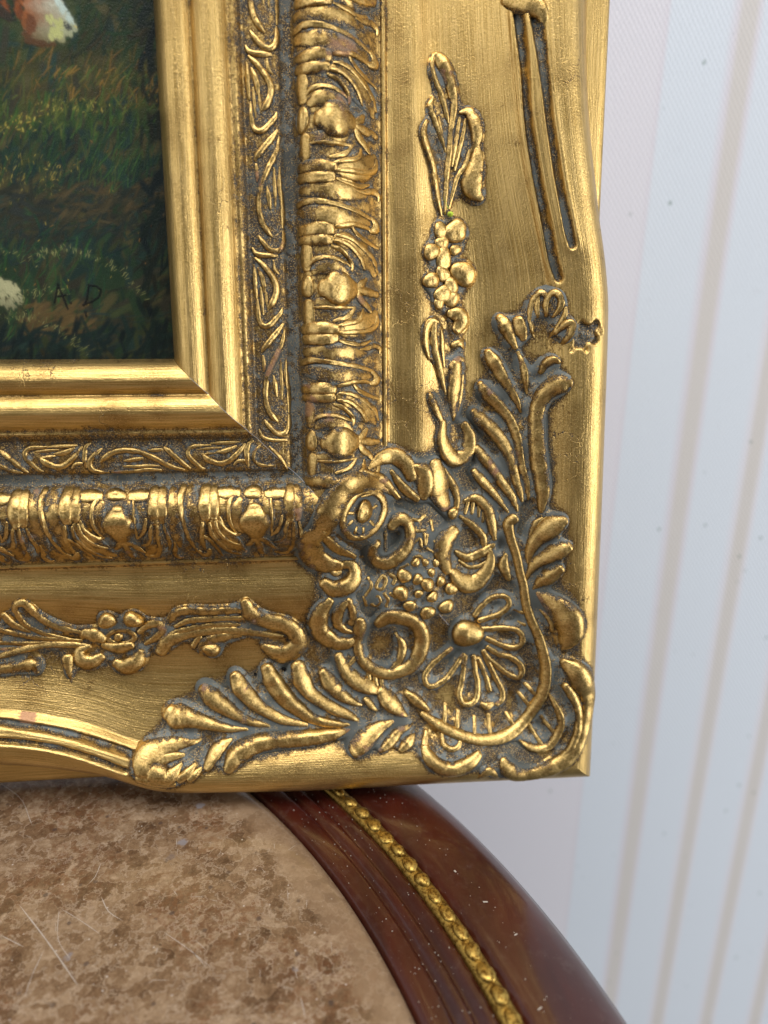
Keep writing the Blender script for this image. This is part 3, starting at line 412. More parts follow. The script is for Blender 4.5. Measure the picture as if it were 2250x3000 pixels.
railB|channel|G|1|-67.57,-111.19,1.34;-59.11,-111.83,1.35;-51.15,-113.02,1.35;-43.16,-115,1.36;-35.13,-117.84,1.37;-29.24,-120.61,1.37;-22.79,-123.91,1.15
railR|channel|G|1|96.11,94.27,1.74;97.11,88.12,1.75;98.03,82.64,1.68;98.87,75.35,1.53;99.68,68,1.54;101.04,60.49,1.71;102.7,52.91,1.73;104.62,45.19,1.74;106.55,37.37,1.84;108.49,29.42,1.77;110.39,23.91,1.52
railR|channel|G|1|100.81,92.38,2.98;101.73,87.37,2.68;102.69,81.96,2.38;103.93,74.7,1.91;105.13,67.35,1.77;106.64,59.91,1.86;108.16,52.38,1.88;110.06,44.72,1.89;112.07,36.95,2.07;113.36,33.01,1.66
railR|leaf_tip|S|0.5|93.35,98.19,3.57;95.75,96.8,5.13;98.56,95.5,5.5;101.1,94.09,4.7;102.46,92.03,3.14;103.05,89.35,0.94
railR|leaf_body|S|0.34|45.15,116.13,2.91;48.3,115.36,6.23;52.08,113.05,7.9;55.22,110.23,5.4;56.17,108.44,2.08
railR|leaf_body|S|0.34|45.52,93.42,2.91;48.67,93.93,6.23;52.45,95.21,7.9;55.6,97.26,5.4;56.54,98.79,2.08
railR|leaf_body|S|0.3|38.91,108.37,2.49;41.42,109.52,4.57;44.57,109.52,4.99;47.72,108.24,3.74;48.67,106.96,1.66
railR|leaf_body|S|0.3|38.77,100.33,2.49;41.92,100.08,4.16;45.07,100.2,4.57;47.9,100.97,2.49
railR|leaf_body|S|0.26|35.67,123.2,3.32;40.4,122.43,5.4;45.12,121.92,5.82;49.84,121.66,4.99;54.25,121.41,2.91
railR|leaf_body|S|0.26|35.83,88.6,3.32;40.24,88.35,4.99;44.96,88.35,5.4;49.68,88.35,4.57;52.83,88.35,2.49
railR|roll|S|0.3|36.56,114.77,2.49;36.66,112.97,3.49;36.66,110.93,3.49;36.66,108.88,2.49
railR|roll|S|0.3|36.97,100.72,2.49;37.07,98.67,3.66;37.07,96.62,3.49;36.97,95.08,2.49
railR|cross_bar|S|0.8|34.92,124.66,1.99;36.8,125.17,1.99;39.64,125.04,1.66;43.42,124.66,1.41;47.51,124.14,1.41;51.29,123.5,1.41;55.54,122.43,1
railR|curl|S|0.8|55.59,122.48,1.25;56.91,121.08,2.41;56.6,119.8,2.74;55.12,119.23,1.5
railR|tendril|S|0.8|44.97,119.27,1.08;47.49,119.78,1.58;49.7,120.29,1.58;52.22,120.29,1.41;54.89,119.99,1
railR|tendril|S|0.8|49.38,119.54,1;50.95,118.01,1.5;53.47,116.72,1.5;57.31,115.39,0.91
railR|tongue|S|0.55|35.52,118.3,3.57;38.04,118.38,3.99;41.19,118.38,3.99;43.55,118.3,2.91
railR|tongue|S|0.55|35.74,115.81,2.91;38.26,115.76,3.32;41.41,115.76,3.32;43.46,115.81,2.49
railR|tendril|S|0.8|45.15,116.94,1;48.45,116.69,1.58;51.29,115.41,1.58;54.12,113.61,1.66;56.01,111.82,1.66;57.02,109.26,0.91
railR|tendril|S|0.8|44.72,115.66,1;47.71,115.28,1.5;50.23,113.74,1.5;52.11,111.95,1.5;53.12,109.65,0.75
railR|tendril|S|0.8|43.8,114.42,1;46.47,113.4,1.41;48.36,111.86,1.41;49.5,109.81,1.41;49.31,108.79,0.75
railR|tendril|S|0.8|37.1,109.42,0.83;38.83,111.09,1.5;41.35,111.6,1.5;44.5,111.47,1.41;47.02,110.7,1.25;49.29,109.63,0.75
railR|husk|D|0.55|36.86,104.65,1.7,3.02
railR|egg|S|0.5|41.44,104.33,4.99;43.96,104.33,8.94;47.1,104.33,9.14;49.94,104.33,5.4;51.99,104.33,2.08
railR|sprig|S|0.7|50.53,104.61,2.08;52.26,106.02,2.33;53.36,107.42,1.33
railR|sprig|S|0.7|51.27,104.01,2.49;54.11,103.7,2.74;56.78,103.39,2.24
railR|sprig|S|0.7|50.86,103.39,2.08;51.87,101.54,2.33;53.76,100.01,1.91;54.86,98.73,1
railR|fold|S|0.8|38.34,99.19,0.75;41.96,99.06,1.16;46.37,99.19,1.16;49.99,99.44,0.66
railR|tendril|S|0.8|43.71,95.79,0.91;46.7,96.61,1.41;48.59,97.63,1.41;50.01,99.3,0.75
railR|tendril|S|0.8|44.86,94.42,1;47.85,95.24,1.5;50.37,95.75,1.5;51.95,97.03,1.5;52.51,99.03,0.75
railR|tendril|S|0.8|45.54,92.92,1;48.85,93.17,1.58;52,93.43,1.58;54.83,94.2,1.66;56.72,95.73,1.66;56.91,97.78,0.91
railR|tendril|S|0.8|45.54,90.87,0.91;48.85,90.36,1.41;52,90.1,1.41;54.67,91.18,0.83
railR|curl|S|0.8|51.4,89.22,0.75;53.76,89.53,1.58;55.96,90.25,1.99;57.6,89.48,1.66;57.6,88.25,0.75
railR|tongue|S|0.55|35.8,94.02,3.57;38.32,94.07,4.16;41.78,94.07,4.16;44.46,94.02,2.91
railR|tongue|S|0.55|36.05,91.6,3.16;38.57,91.55,3.57;42.03,91.55,3.57;44.39,91.6,2.66
railR|leaf_body|S|0.34|45.16,75.58,2.91;48.31,74.74,6.23;52.09,72.23,7.9;55.24,69.16,5.4;56.18,67.21,2.08
railR|leaf_body|S|0.34|45.41,50.92,2.91;48.56,51.47,6.23;52.34,52.87,7.9;55.49,55.1,5.4;56.43,56.78,2.08
railR|leaf_body|S|0.3|38.64,67.06,2.49;41.16,68.32,4.57;44.31,68.32,4.99;47.46,66.92,3.74;48.4,65.53,1.66
railR|leaf_body|S|0.3|38.91,58.78,2.49;42.06,58.5,4.16;45.21,58.64,4.57;48.05,59.47,2.49
railR|leaf_body|S|0.26|35.71,83.2,3.32;40.43,82.36,5.4;45.15,81.81,5.82;49.88,81.53,4.99;54.28,81.25,2.91
railR|leaf_body|S|0.26|36.08,45.9,3.32;40.49,45.62,4.99;45.21,45.62,5.4;49.93,45.62,4.57;53.08,45.62,2.49
railR|roll|S|0.3|36.59,74.35,2.49;36.69,72.39,3.49;36.69,70.16,3.49;36.69,67.93,2.49
railR|roll|S|0.3|37.03,59.09,2.49;37.13,56.86,3.66;37.13,54.62,3.49;37.03,52.95,2.49
railR|cross_bar|S|0.8|35.07,85.25,1.99;36.96,85.81,1.99;39.8,85.67,1.66;43.58,85.25,1.41;47.67,84.69,1.41;51.45,83.99,1.41;55.7,82.82,1
railR|curl|S|0.8|55.57,83.08,1.25;56.9,81.55,2.41;56.58,80.15,2.74;55.1,79.54,1.5
railR|tendril|S|0.8|45.21,78.94,1.08;47.73,79.49,1.58;49.93,80.05,1.58;52.45,80.05,1.41;55.13,79.72,1
railR|tendril|S|0.8|49.44,79.24,1;51.01,77.57,1.5;53.53,76.17,1.5;57.37,74.72,0.91
railR|tongue|S|0.55|35.76,78.25,3.57;38.27,78.33,3.99;41.42,78.33,3.99;43.78,78.25,2.91
railR|tongue|S|0.55|35.76,75.74,2.91;38.28,75.68,3.32;41.42,75.68,3.32;43.47,75.74,2.49
railR|tendril|S|0.8|45.18,76.96,1;48.48,76.68,1.58;51.32,75.28,1.58;54.15,73.33,1.66;56.04,71.38,1.66;57.05,68.59,0.91
railR|tendril|S|0.8|44.51,75.03,1;47.5,74.61,1.5;50.02,72.94,1.5;51.91,70.98,1.5;52.91,68.47,0.75
railR|tendril|S|0.8|43.55,73.93,1;46.23,72.82,1.41;48.12,71.14,1.41;49.25,68.91,1.41;49.06,67.79,0.75
railR|tendril|S|0.8|37.2,68.66,0.83;38.93,70.47,1.5;41.45,71.03,1.5;44.59,70.89,1.41;47.11,70.05,1.25;49.38,68.88,0.75
railR|husk|D|0.55|36.6,63.37,1.7,3.29
railR|egg|S|0.5|41.31,63.17,4.99;43.83,63.17,8.94;46.97,63.17,9.14;49.81,63.17,5.4;51.86,63.17,2.08
railR|sprig|S|0.7|50.51,63.07,2.08;52.24,64.61,2.33;53.34,66.14,1.33
railR|sprig|S|0.7|51.47,62.81,2.49;54.3,62.47,2.74;56.98,62.14,2.24
railR|sprig|S|0.7|50.97,62.18,2.08;51.98,60.17,2.33;53.87,58.5,1.91;54.97,57.1,1
railR|fold|S|0.8|38.43,57.32,0.75;42.05,57.18,1.16;46.46,57.32,1.16;50.08,57.6,0.66
railR|tendril|S|0.8|43.66,53.76,0.91;46.65,54.66,1.41;48.54,55.77,1.41;49.95,57.59,0.75
railR|tendril|S|0.8|44.81,52.49,1;47.8,53.38,1.5;50.32,53.94,1.5;51.89,55.34,1.5;52.46,57.51,0.75
railR|tendril|S|0.8|45.68,50.54,1;48.99,50.82,1.58;52.14,51.1,1.58;54.97,51.94,1.66;56.86,53.61,1.66;57.05,55.84,0.91
railR|tendril|S|0.8|45.63,48.54,0.91;48.94,47.98,1.41;52.09,47.7,1.41;54.77,48.87,0.83
railR|curl|S|0.8|51.51,46.27,0.75;53.87,46.6,1.58;56.08,47.38,1.99;57.71,46.54,1.66;57.71,45.21,0.75
railR|tongue|S|0.55|36.05,51.37,3.57;38.57,51.42,4.16;42.03,51.42,4.16;44.71,51.37,2.91
railR|tongue|S|0.55|35.93,48.93,3.16;38.45,48.87,3.57;41.91,48.87,3.57;44.27,48.93,2.66
railR|leaf_body|S|0.34|45.18,33.19,2.91;48.33,32.36,6.23;52.11,29.88,7.9;55.26,26.84,5.4;56.2,24.9,2.08
railR|leaf_body|S|0.34|45.38,8.59,2.91;48.53,9.15,6.23;52.3,10.53,7.9;55.45,12.74,5.4;56.4,14.4,2.08
railR|leaf_body|S|0.3|38.85,24.51,2.49;41.37,25.75,4.57;44.51,25.75,4.99;47.66,24.37,3.74;48.61,22.99,1.66
railR|leaf_body|S|0.3|38.72,16.22,2.49;41.86,15.94,4.16;45.01,16.08,4.57;47.85,16.91,2.49
railR|leaf_body|S|0.26|35.52,40.35,3.32;40.25,39.52,5.4;44.97,38.97,5.82;49.69,38.7,4.99;54.1,38.42,2.91
railR|leaf_body|S|0.26|36.09,3.05,3.32;40.5,2.77,4.99;45.22,2.77,5.4;49.95,2.77,4.57;53.09,2.77,2.49
railR|roll|S|0.3|36.68,31.79,2.49;36.77,29.86,3.49;36.77,27.65,3.49;36.77,25.44,2.49
railR|roll|S|0.3|36.9,16.37,2.49;37,14.16,3.66;37,11.95,3.49;36.9,10.29,2.49
railR|cross_bar|S|0.8|34.93,42.27,1.99;36.82,42.82,1.99;39.65,42.68,1.66;43.43,42.27,1.41;47.53,41.72,1.41;51.3,41.03,1.41;55.56,39.86,1
railR|curl|S|0.8|55.58,40.13,1.25;56.9,38.61,2.41;56.58,37.23,2.74;55.1,36.62,1.5
railR|tendril|S|0.8|45.16,36.19,1.08;47.68,36.74,1.58;49.88,37.29,1.58;52.4,37.29,1.41;55.08,36.96,1
railR|tendril|S|0.8|49.54,36.67,1;51.12,35.01,1.5;53.64,33.63,1.5;57.48,32.2,0.91
railR|tongue|S|0.55|35.71,35.37,3.57;38.23,35.46,3.99;41.38,35.46,3.99;43.74,35.37,2.91
railR|tongue|S|0.55|35.69,32.87,2.91;38.21,32.82,3.32;41.36,32.82,3.32;43.41,32.87,2.49
railR|tendril|S|0.8|45.23,33.94,1;48.53,33.66,1.58;51.37,32.28,1.58;54.2,30.35,1.66;56.09,28.41,1.66;57.1,25.65,0.91
railR|tendril|S|0.8|44.66,32.39,1;47.65,31.97,1.5;50.17,30.32,1.5;52.06,28.38,1.5;53.07,25.89,0.75
railR|tendril|S|0.8|43.79,31.18,1;46.47,30.08,1.41;48.36,28.42,1.41;49.49,26.21,1.41;49.3,25.1,0.75
railR|tendril|S|0.8|37.07,25.83,0.83;38.8,27.63,1.5;41.32,28.18,1.5;44.47,28.04,1.41;46.99,27.22,1.25;49.26,26.06,0.75
railR|husk|D|0.55|36.75,20.54,1.7,3.26
railR|egg|S|0.5|41.35,20.06,4.99;43.87,20.06,8.94;47.02,20.06,9.14;49.85,20.06,5.4;51.9,20.06,2.08
railR|sprig|S|0.7|50.68,20.35,2.08;52.41,21.87,2.33;53.51,23.39,1.33
railR|sprig|S|0.7|51.46,20.09,2.49;54.3,19.76,2.74;56.97,19.42,2.24
railR|sprig|S|0.7|51.04,19.39,2.08;52.05,17.4,2.33;53.94,15.74,1.91;55.04,14.36,1
railR|fold|S|0.8|38.4,14.97,0.75;42.03,14.83,1.16;46.43,14.97,1.16;50.05,15.24,0.66
railR|tendril|S|0.8|43.76,11.26,0.91;46.75,12.15,1.41;48.64,13.25,1.41;50.06,15.05,0.75
railR|tendril|S|0.8|44.97,9.87,1;47.97,10.75,1.5;50.48,11.3,1.5;52.06,12.68,1.5;52.63,14.84,0.75
railR|tendril|S|0.8|45.68,8.04,1;48.99,8.32,1.58;52.14,8.59,1.58;54.97,9.42,1.66;56.86,11.08,1.66;57.05,13.29,0.91
railR|tendril|S|0.8|45.56,5.88,0.91;48.86,5.33,1.41;52.01,5.05,1.41;54.69,6.21,0.83
railR|curl|S|0.8|51.63,3.71,0.75;53.99,4.05,1.58;56.2,4.82,1.99;57.83,3.99,1.66;57.83,2.66,0.75
railR|tongue|S|0.55|35.94,9.13,3.57;38.46,9.18,4.16;41.92,9.18,4.16;44.6,9.13,2.91
railR|tongue|S|0.55|36.01,6.52,3.16;38.53,6.46,3.57;41.99,6.46,3.57;44.35,6.52,2.66
railR|leaf_body|S|0.34|44.98,-9.59,2.91;48.13,-10.43,6.23;51.9,-12.94,7.9;55.05,-16.01,5.4;56,-17.97,2.08
railR|leaf_body|S|0.34|45.41,-34.42,2.91;48.56,-33.86,6.23;52.34,-32.46,7.9;55.49,-30.23,5.4;56.44,-28.55,2.08
railR|leaf_body|S|0.3|38.75,-18.14,2.49;41.27,-16.88,4.57;44.42,-16.88,4.99;47.57,-18.28,3.74;48.52,-19.68,1.66
railR|leaf_body|S|0.3|38.86,-26.54,2.49;42.01,-26.82,4.16;45.16,-26.68,4.57;47.99,-25.84,2.49
railR|leaf_body|S|0.26|35.7,-2.1,3.32;40.42,-2.93,5.4;45.14,-3.49,5.82;49.86,-3.77,4.99;54.27,-4.05,2.91
railR|roll|S|0.3|36.68,-11.13,2.49;36.78,-13.09,3.49;36.78,-15.32,3.49;36.78,-17.55,2.49
railR|roll|S|0.3|37.01,-26.6,2.49;37.1,-28.83,3.66;37.1,-31.07,3.49;37.01,-32.74,2.49
railR|cross_bar|S|0.8|34.86,-0.01,1.99;36.75,0.55,1.99;39.59,0.41,1.66;43.36,-0.01,1.41;47.46,-0.56,1.41;51.24,-1.26,1.41;55.49,-2.44,1
railR|curl|S|0.8|55.38,-2.6,1.25;56.71,-4.13,2.41;56.39,-5.53,2.74;54.91,-6.15,1.5
railR|tendril|S|0.8|44.97,-6.58,1.08;47.48,-6.02,1.58;49.69,-5.46,1.58;52.21,-5.46,1.41;54.88,-5.8,1
railR|tendril|S|0.8|49.39,-6.17,1;50.96,-7.84,1.5;53.48,-9.24,1.5;57.32,-10.69,0.91
railR|tongue|S|0.55|35.49,-7.49,3.57;38.01,-7.4,3.99;41.16,-7.4,3.99;43.52,-7.49,2.91
railR|tongue|S|0.55|35.59,-9.72,2.91;38.11,-9.78,3.32;41.26,-9.78,3.32;43.31,-9.72,2.49
railR|tendril|S|0.8|45.26,-8.53,1;48.57,-8.81,1.58;51.4,-10.21,1.58;54.23,-12.16,1.66;56.12,-14.12,1.66;57.13,-16.91,0.91
railR|tendril|S|0.8|44.72,-10.53,1;47.72,-10.95,1.5;50.23,-12.63,1.5;52.12,-14.58,1.5;53.13,-17.1,0.75
railR|tendril|S|0.8|43.63,-11.63,1;46.31,-12.75,1.41;48.2,-14.42,1.41;49.33,-16.66,1.41;49.14,-17.77,0.75
railR|tendril|S|0.8|37.02,-17.08,0.83;38.75,-15.26,1.5;41.27,-14.7,1.5;44.42,-14.84,1.41;46.94,-15.68,1.25;49.2,-16.85,0.75
railR|husk|D|0.55|36.83,-22.18,1.7,3.3
railR|egg|S|0.5|41.16,-22.67,4.99;43.68,-22.67,8.94;46.83,-22.67,9.14;49.66,-22.67,5.4;51.71,-22.67,2.08
railR|sprig|S|0.7|50.46,-22.35,2.08;52.2,-20.82,2.33;53.3,-19.28,1.33
railR|sprig|S|0.7|51.32,-22.75,2.49;54.16,-23.09,2.74;56.83,-23.42,2.24
railR|sprig|S|0.7|51.13,-23.29,2.08;52.14,-25.3,2.33;54.03,-26.98,1.91;55.13,-28.37,1
railR|fold|S|0.8|38.28,-27.84,0.75;41.9,-27.98,1.16;46.31,-27.84,1.16;49.93,-27.56,0.66
railR|tendril|S|0.8|43.7,-31.39,0.91;46.69,-30.49,1.41;48.58,-29.37,1.41;50,-27.56,0.75
railR|tendril|S|0.8|44.81,-33.28,1;47.8,-32.39,1.5;50.32,-31.83,1.5;51.9,-30.43,1.5;52.46,-28.26,0.75
railR|tendril|S|0.8|45.57,-35.07,1;48.87,-34.79,1.58;52.02,-34.51,1.58;54.86,-33.67,1.66;56.74,-32,1.66;56.93,-29.76,0.91
railR|tendril|S|0.8|45.69,-36.84,0.91;48.99,-37.4,1.41;52.14,-37.68,1.41;54.82,-36.51,0.83
railR|curl|S|0.8|51.49,-39.03,0.75;53.85,-38.69,1.58;56.05,-37.91,1.99;57.69,-38.75,1.66;57.69,-40.09,0.75
railR|tongue|S|0.55|35.79,-33.8,3.57;38.31,-33.75,4.16;41.78,-33.75,4.16;44.45,-33.8,2.91
railB|leaf_body|S|0.34|8.49,-44.97,2.91;9.24,-48.12,6.23;11.5,-51.89,7.9;14.26,-55.04,5.4;16.02,-55.99,2.08
railB|leaf_body|S|0.34|30.83,-45.51,2.91;30.33,-48.66,6.23;29.08,-52.43,7.9;27.07,-55.58,5.4;25.56,-56.53,2.08
railB|leaf_body|S|0.3|16.02,-38.76,2.49;14.89,-41.28,4.57;14.89,-44.43,4.99;16.15,-47.57,3.74;17.4,-48.52,1.66
railB|leaf_body|S|0.3|23.48,-38.72,2.49;23.73,-41.86,4.16;23.6,-45.01,4.57;22.85,-47.85,2.49
railB|leaf_body|S|0.26|1.89,-35.59,3.32;2.64,-40.32,5.4;3.14,-45.04,5.82;3.4,-49.76,4.99;3.65,-54.17,2.91
railB|roll|S|0.3|9.73,-36.57,2.49;11.49,-36.66,3.49;13.5,-36.66,3.49;15.51,-36.66,2.49
railB|roll|S|0.3|23.73,-36.95,2.49;25.74,-37.05,3.66;27.75,-37.05,3.49;29.25,-36.95,2.49
railB|cross_bar|S|0.8|-0.27,-34.95,1.99;-0.77,-36.83,1.99;-0.65,-39.67,1.66;-0.27,-43.45,1.41;0.23,-47.54,1.41;0.86,-51.32,1.41;1.91,-55.57,1
railB|curl|S|0.8|2.27,-55.46,1.25;3.65,-56.79,2.41;4.91,-56.47,2.74;5.46,-54.99,1.5
railB|tendril|S|0.8|5.31,-45.07,1.08;4.81,-47.59,1.58;4.31,-49.79,1.58;4.31,-52.31,1.41;4.61,-54.99,1
railB|tendril|S|0.8|4.98,-49.52,1;6.48,-51.09,1.5;7.74,-53.61,1.5;9.04,-57.45,0.91
railB|tongue|S|0.55|6.27,-35.57,3.57;6.19,-38.09,3.99;6.19,-41.24,3.99;6.27,-43.6,2.91
railB|tongue|S|0.55|8.57,-35.73,2.91;8.62,-38.25,3.32;8.62,-41.4,3.32;8.57,-43.44,2.49
railB|tendril|S|0.8|7.18,-45.24,1;7.43,-48.55,1.58;8.69,-51.38,1.58;10.45,-54.22,1.66;12.2,-56.11,1.66;14.71,-57.11,0.91
railB|tendril|S|0.8|8.94,-44.73,1;9.32,-47.73,1.5;10.83,-50.24,1.5;12.58,-52.13,1.5;14.84,-53.14,0.75
railB|tendril|S|0.8|10.08,-43.58,1;11.08,-46.26,1.41;12.59,-48.15,1.41;14.59,-49.28,1.41;15.6,-49.09,0.75
railB|tendril|S|0.8|14.84,-36.94,0.83;13.21,-38.67,1.5;12.71,-41.19,1.5;12.83,-44.34,1.41;13.58,-46.86,1.25;14.64,-49.13,0.75
railB|husk|D|0.55|19.72,-36.67,2.96,1.7
railB|egg|S|0.5|20.08,-41.29,4.99;20.08,-43.81,8.94;20.08,-46.96,9.14;20.08,-49.79,5.4;20.08,-51.84,2.08
railB|sprig|S|0.7|19.92,-50.62,2.08;18.54,-52.35,2.33;17.16,-53.45,1.33
railB|sprig|S|0.7|20.3,-51.26,2.49;20.6,-54.09,2.74;20.9,-56.77,2.24
railB|sprig|S|0.7|20.81,-50.94,2.08;22.62,-51.94,2.33;24.12,-53.83,1.91;25.38,-54.93,1
railB|fold|S|0.8|24.89,-38.26,0.75;25.01,-41.88,1.16;24.89,-46.29,1.16;24.64,-49.91,0.66
railB|tendril|S|0.8|27.96,-43.67,0.91;27.15,-46.66,1.41;26.15,-48.55,1.41;24.52,-49.97,0.75
railB|tendril|S|0.8|29.55,-44.88,1;28.74,-47.87,1.5;28.24,-50.39,1.5;26.99,-51.96,1.5;25.03,-52.53,0.75
railB|tendril|S|0.8|31.39,-45.58,1;31.14,-48.88,1.58;30.89,-52.03,1.58;30.14,-54.86,1.66;28.63,-56.75,1.66;26.62,-56.94,0.91
railB|tendril|S|0.8|32.8,-45.47,0.91;33.3,-48.78,1.41;33.55,-51.93,1.41;32.49,-54.6,0.83
railB|curl|S|0.8|34.81,-51.66,0.75;34.51,-54.02,1.58;33.81,-56.22,1.99;34.56,-57.86,1.66;35.77,-57.86,0.75
railB|tongue|S|0.55|30.46,-35.96,3.57;30.41,-38.48,4.16;30.41,-41.94,4.16;30.46,-44.62,2.91
railB|tongue|S|0.55|32.28,-36.03,3.16;32.33,-38.55,3.57;32.33,-42.01,3.57;32.28,-44.37,2.66
railB|leaf_body|S|0.34|-29.94,-45.1,2.91;-29.2,-48.25,6.23;-26.96,-52.03,7.9;-24.23,-55.17,5.4;-22.49,-56.12,2.08
railB|leaf_body|S|0.34|-7.7,-45.43,2.91;-8.2,-48.58,6.23;-9.44,-52.36,7.9;-11.43,-55.51,5.4;-12.92,-56.45,2.08
railB|leaf_body|S|0.3|-22.34,-38.9,2.49;-23.46,-41.42,4.57;-23.46,-44.57,4.99;-22.22,-47.72,3.74;-20.97,-48.66,1.66
railB|leaf_body|S|0.3|-14.94,-38.75,2.49;-14.69,-41.89,4.16;-14.81,-45.04,4.57;-15.56,-47.88,2.49
railB|leaf_body|S|0.26|-36.43,-35.54,3.32;-35.69,-40.26,5.4;-35.19,-44.98,5.82;-34.94,-49.71,4.99;-34.7,-54.12,2.91
railB|leaf_body|S|0.26|-3.19,-36.04,3.32;-2.94,-40.45,4.99;-2.94,-45.17,5.4;-2.94,-49.9,4.57;-2.94,-53.05,2.49
railB|roll|S|0.3|-28.88,-36.74,2.49;-27.14,-36.83,3.49;-25.16,-36.83,3.49;-23.17,-36.83,2.49
railB|roll|S|0.3|-14.91,-36.93,2.49;-12.92,-37.03,3.66;-10.94,-37.03,3.49;-9.45,-36.93,2.49
railB|cross_bar|S|0.8|-38.58,-35.08,1.99;-39.08,-36.97,1.99;-38.95,-39.81,1.66;-38.58,-43.59,1.41;-38.08,-47.68,1.41;-37.46,-51.46,1.41;-36.42,-55.71,1
railB|curl|S|0.8|-36.03,-55.36,1.25;-34.67,-56.68,2.41;-33.43,-56.37,2.74;-32.88,-54.89,1.5
railB|tendril|S|0.8|-32.9,-45.09,1.08;-33.39,-47.61,1.58;-33.89,-49.81,1.58;-33.89,-52.33,1.41;-33.59,-55.01,1
railB|tendril|S|0.8|-33.14,-49.43,1;-31.65,-51.01,1.5;-30.4,-53.53,1.5;-29.11,-57.37,0.91
railB|tongue|S|0.55|-32.19,-35.66,3.57;-32.26,-38.17,3.99;-32.26,-41.32,3.99;-32.19,-43.68,2.91
railB|tongue|S|0.55|-29.75,-35.5,2.91;-29.7,-38.02,3.32;-29.7,-41.17,3.32;-29.75,-43.21,2.49
railB|tendril|S|0.8|-31.03,-45.33,1;-30.79,-48.64,1.58;-29.54,-51.47,1.58;-27.81,-54.3,1.66;-26.07,-56.19,1.66;-23.58,-57.2,0.91
railB|tendril|S|0.8|-29.14,-44.65,1;-28.77,-47.64,1.5;-27.28,-50.16,1.5;-25.54,-52.05,1.5;-23.3,-53.06,0.75
railB|tendril|S|0.8|-28.65,-43.73,1;-27.66,-46.4,1.41;-26.17,-48.29,1.41;-24.18,-49.42,1.41;-23.19,-49.24,0.75
railB|tendril|S|0.8|-23.21,-37.2,0.83;-24.82,-38.93,1.5;-25.32,-41.45,1.5;-25.2,-44.6,1.41;-24.45,-47.11,1.25;-23.41,-49.38,0.75
railB|husk|D|0.55|-18.88,-36.6,2.93,1.7
railB|egg|S|0.5|-18.26,-41.21,4.99;-18.26,-43.73,8.94;-18.26,-46.88,9.14;-18.26,-49.71,5.4;-18.26,-51.76,2.08
railB|sprig|S|0.7|-18.53,-50.72,2.08;-19.9,-52.45,2.33;-21.27,-53.56,1.33
railB|sprig|S|0.7|-18.18,-51.26,2.49;-17.88,-54.1,2.74;-17.58,-56.77,2.24
railB|sprig|S|0.7|-17.89,-51.12,2.08;-16.1,-52.13,2.33;-14.61,-54.02,1.91;-13.37,-55.12,1
railB|fold|S|0.8|-13.82,-38.34,0.75;-13.69,-41.96,1.16;-13.82,-46.37,1.16;-14.06,-49.99,0.66
railB|tendril|S|0.8|-10.53,-43.56,0.91;-11.32,-46.55,1.41;-12.32,-48.44,1.41;-13.93,-49.85,0.75
railB|tendril|S|0.8|-8.94,-44.78,1;-9.73,-47.77,1.5;-10.23,-50.29,1.5;-11.47,-51.87,1.5;-13.41,-52.43,0.75
railB|tendril|S|0.8|-7.5,-45.51,1;-7.75,-48.82,1.58;-8,-51.97,1.58;-8.75,-54.8,1.66;-10.24,-56.69,1.66;-12.22,-56.88,0.91
railB|tendril|S|0.8|-5.78,-45.42,0.91;-5.29,-48.72,1.41;-5.04,-51.87,1.41;-6.08,-54.55,0.83
railB|curl|S|0.8|-3.74,-51.6,0.75;-4.04,-53.96,1.58;-4.74,-56.17,1.99;-3.99,-57.81,1.66;-2.8,-57.81,0.75
railB|tongue|S|0.55|-8.11,-35.83,3.57;-8.16,-38.35,4.16;-8.16,-41.82,4.16;-8.11,-44.49,2.91
railB|tongue|S|0.55|-6.1,-35.89,3.16;-6.05,-38.41,3.57;-6.05,-41.87,3.57;-6.1,-44.23,2.66
railB|leaf_body|S|0.34|-66.95,-45.07,2.91;-66.23,-48.22,6.23;-64.09,-52,7.9;-61.46,-55.15,5.4;-59.79,-56.09,2.08
railB|leaf_body|S|0.34|-45.54,-45.35,2.91;-46.02,-48.5,6.23;-47.21,-52.28,7.9;-49.12,-55.43,5.4;-50.55,-56.37,2.08
railB|leaf_body|S|0.3|-59.94,-38.84,2.49;-61.02,-41.36,4.57;-61.02,-44.51,4.99;-59.82,-47.65,3.74;-58.63,-48.6,1.66
railB|leaf_body|S|0.3|-52.73,-38.82,2.49;-52.5,-41.97,4.16;-52.62,-45.12,4.57;-53.33,-47.95,2.49
railB|leaf_body|S|0.26|-73.44,-35.75,3.32;-72.73,-40.48,5.4;-72.25,-45.2,5.82;-72.01,-49.92,4.99;-71.77,-54.33,2.91
railB|leaf_body|S|0.26|-41.2,-35.98,3.32;-40.96,-40.39,4.99;-40.96,-45.11,5.4;-40.96,-49.83,4.57;-40.96,-52.98,2.49
railB|roll|S|0.3|-65.92,-36.65,2.49;-64.25,-36.75,3.49;-62.34,-36.75,3.49;-60.44,-36.75,2.49
railB|roll|S|0.3|-52.8,-37.03,2.49;-50.89,-37.12,3.66;-48.98,-37.12,3.49;-47.55,-37.03,2.49
railB|cross_bar|S|0.8|-75.23,-34.89,1.99;-75.7,-36.78,1.99;-75.58,-39.61,1.66;-75.23,-43.39,1.41;-74.75,-47.48,1.41;-74.15,-51.26,1.41;-73.15,-55.51,1
railB|curl|S|0.8|-73.22,-55.43,1.25;-71.91,-56.75,2.41;-70.71,-56.44,2.74;-70.19,-54.96,1.5
railB|tendril|S|0.8|-69.75,-44.98,1.08;-70.22,-47.5,1.58;-70.7,-49.7,1.58;-70.7,-52.22,1.41;-70.41,-54.9,1
railB|tendril|S|0.8|-70,-49.53,1;-68.56,-51.1,1.5;-67.37,-53.62,1.5;-66.13,-57.46,0.91
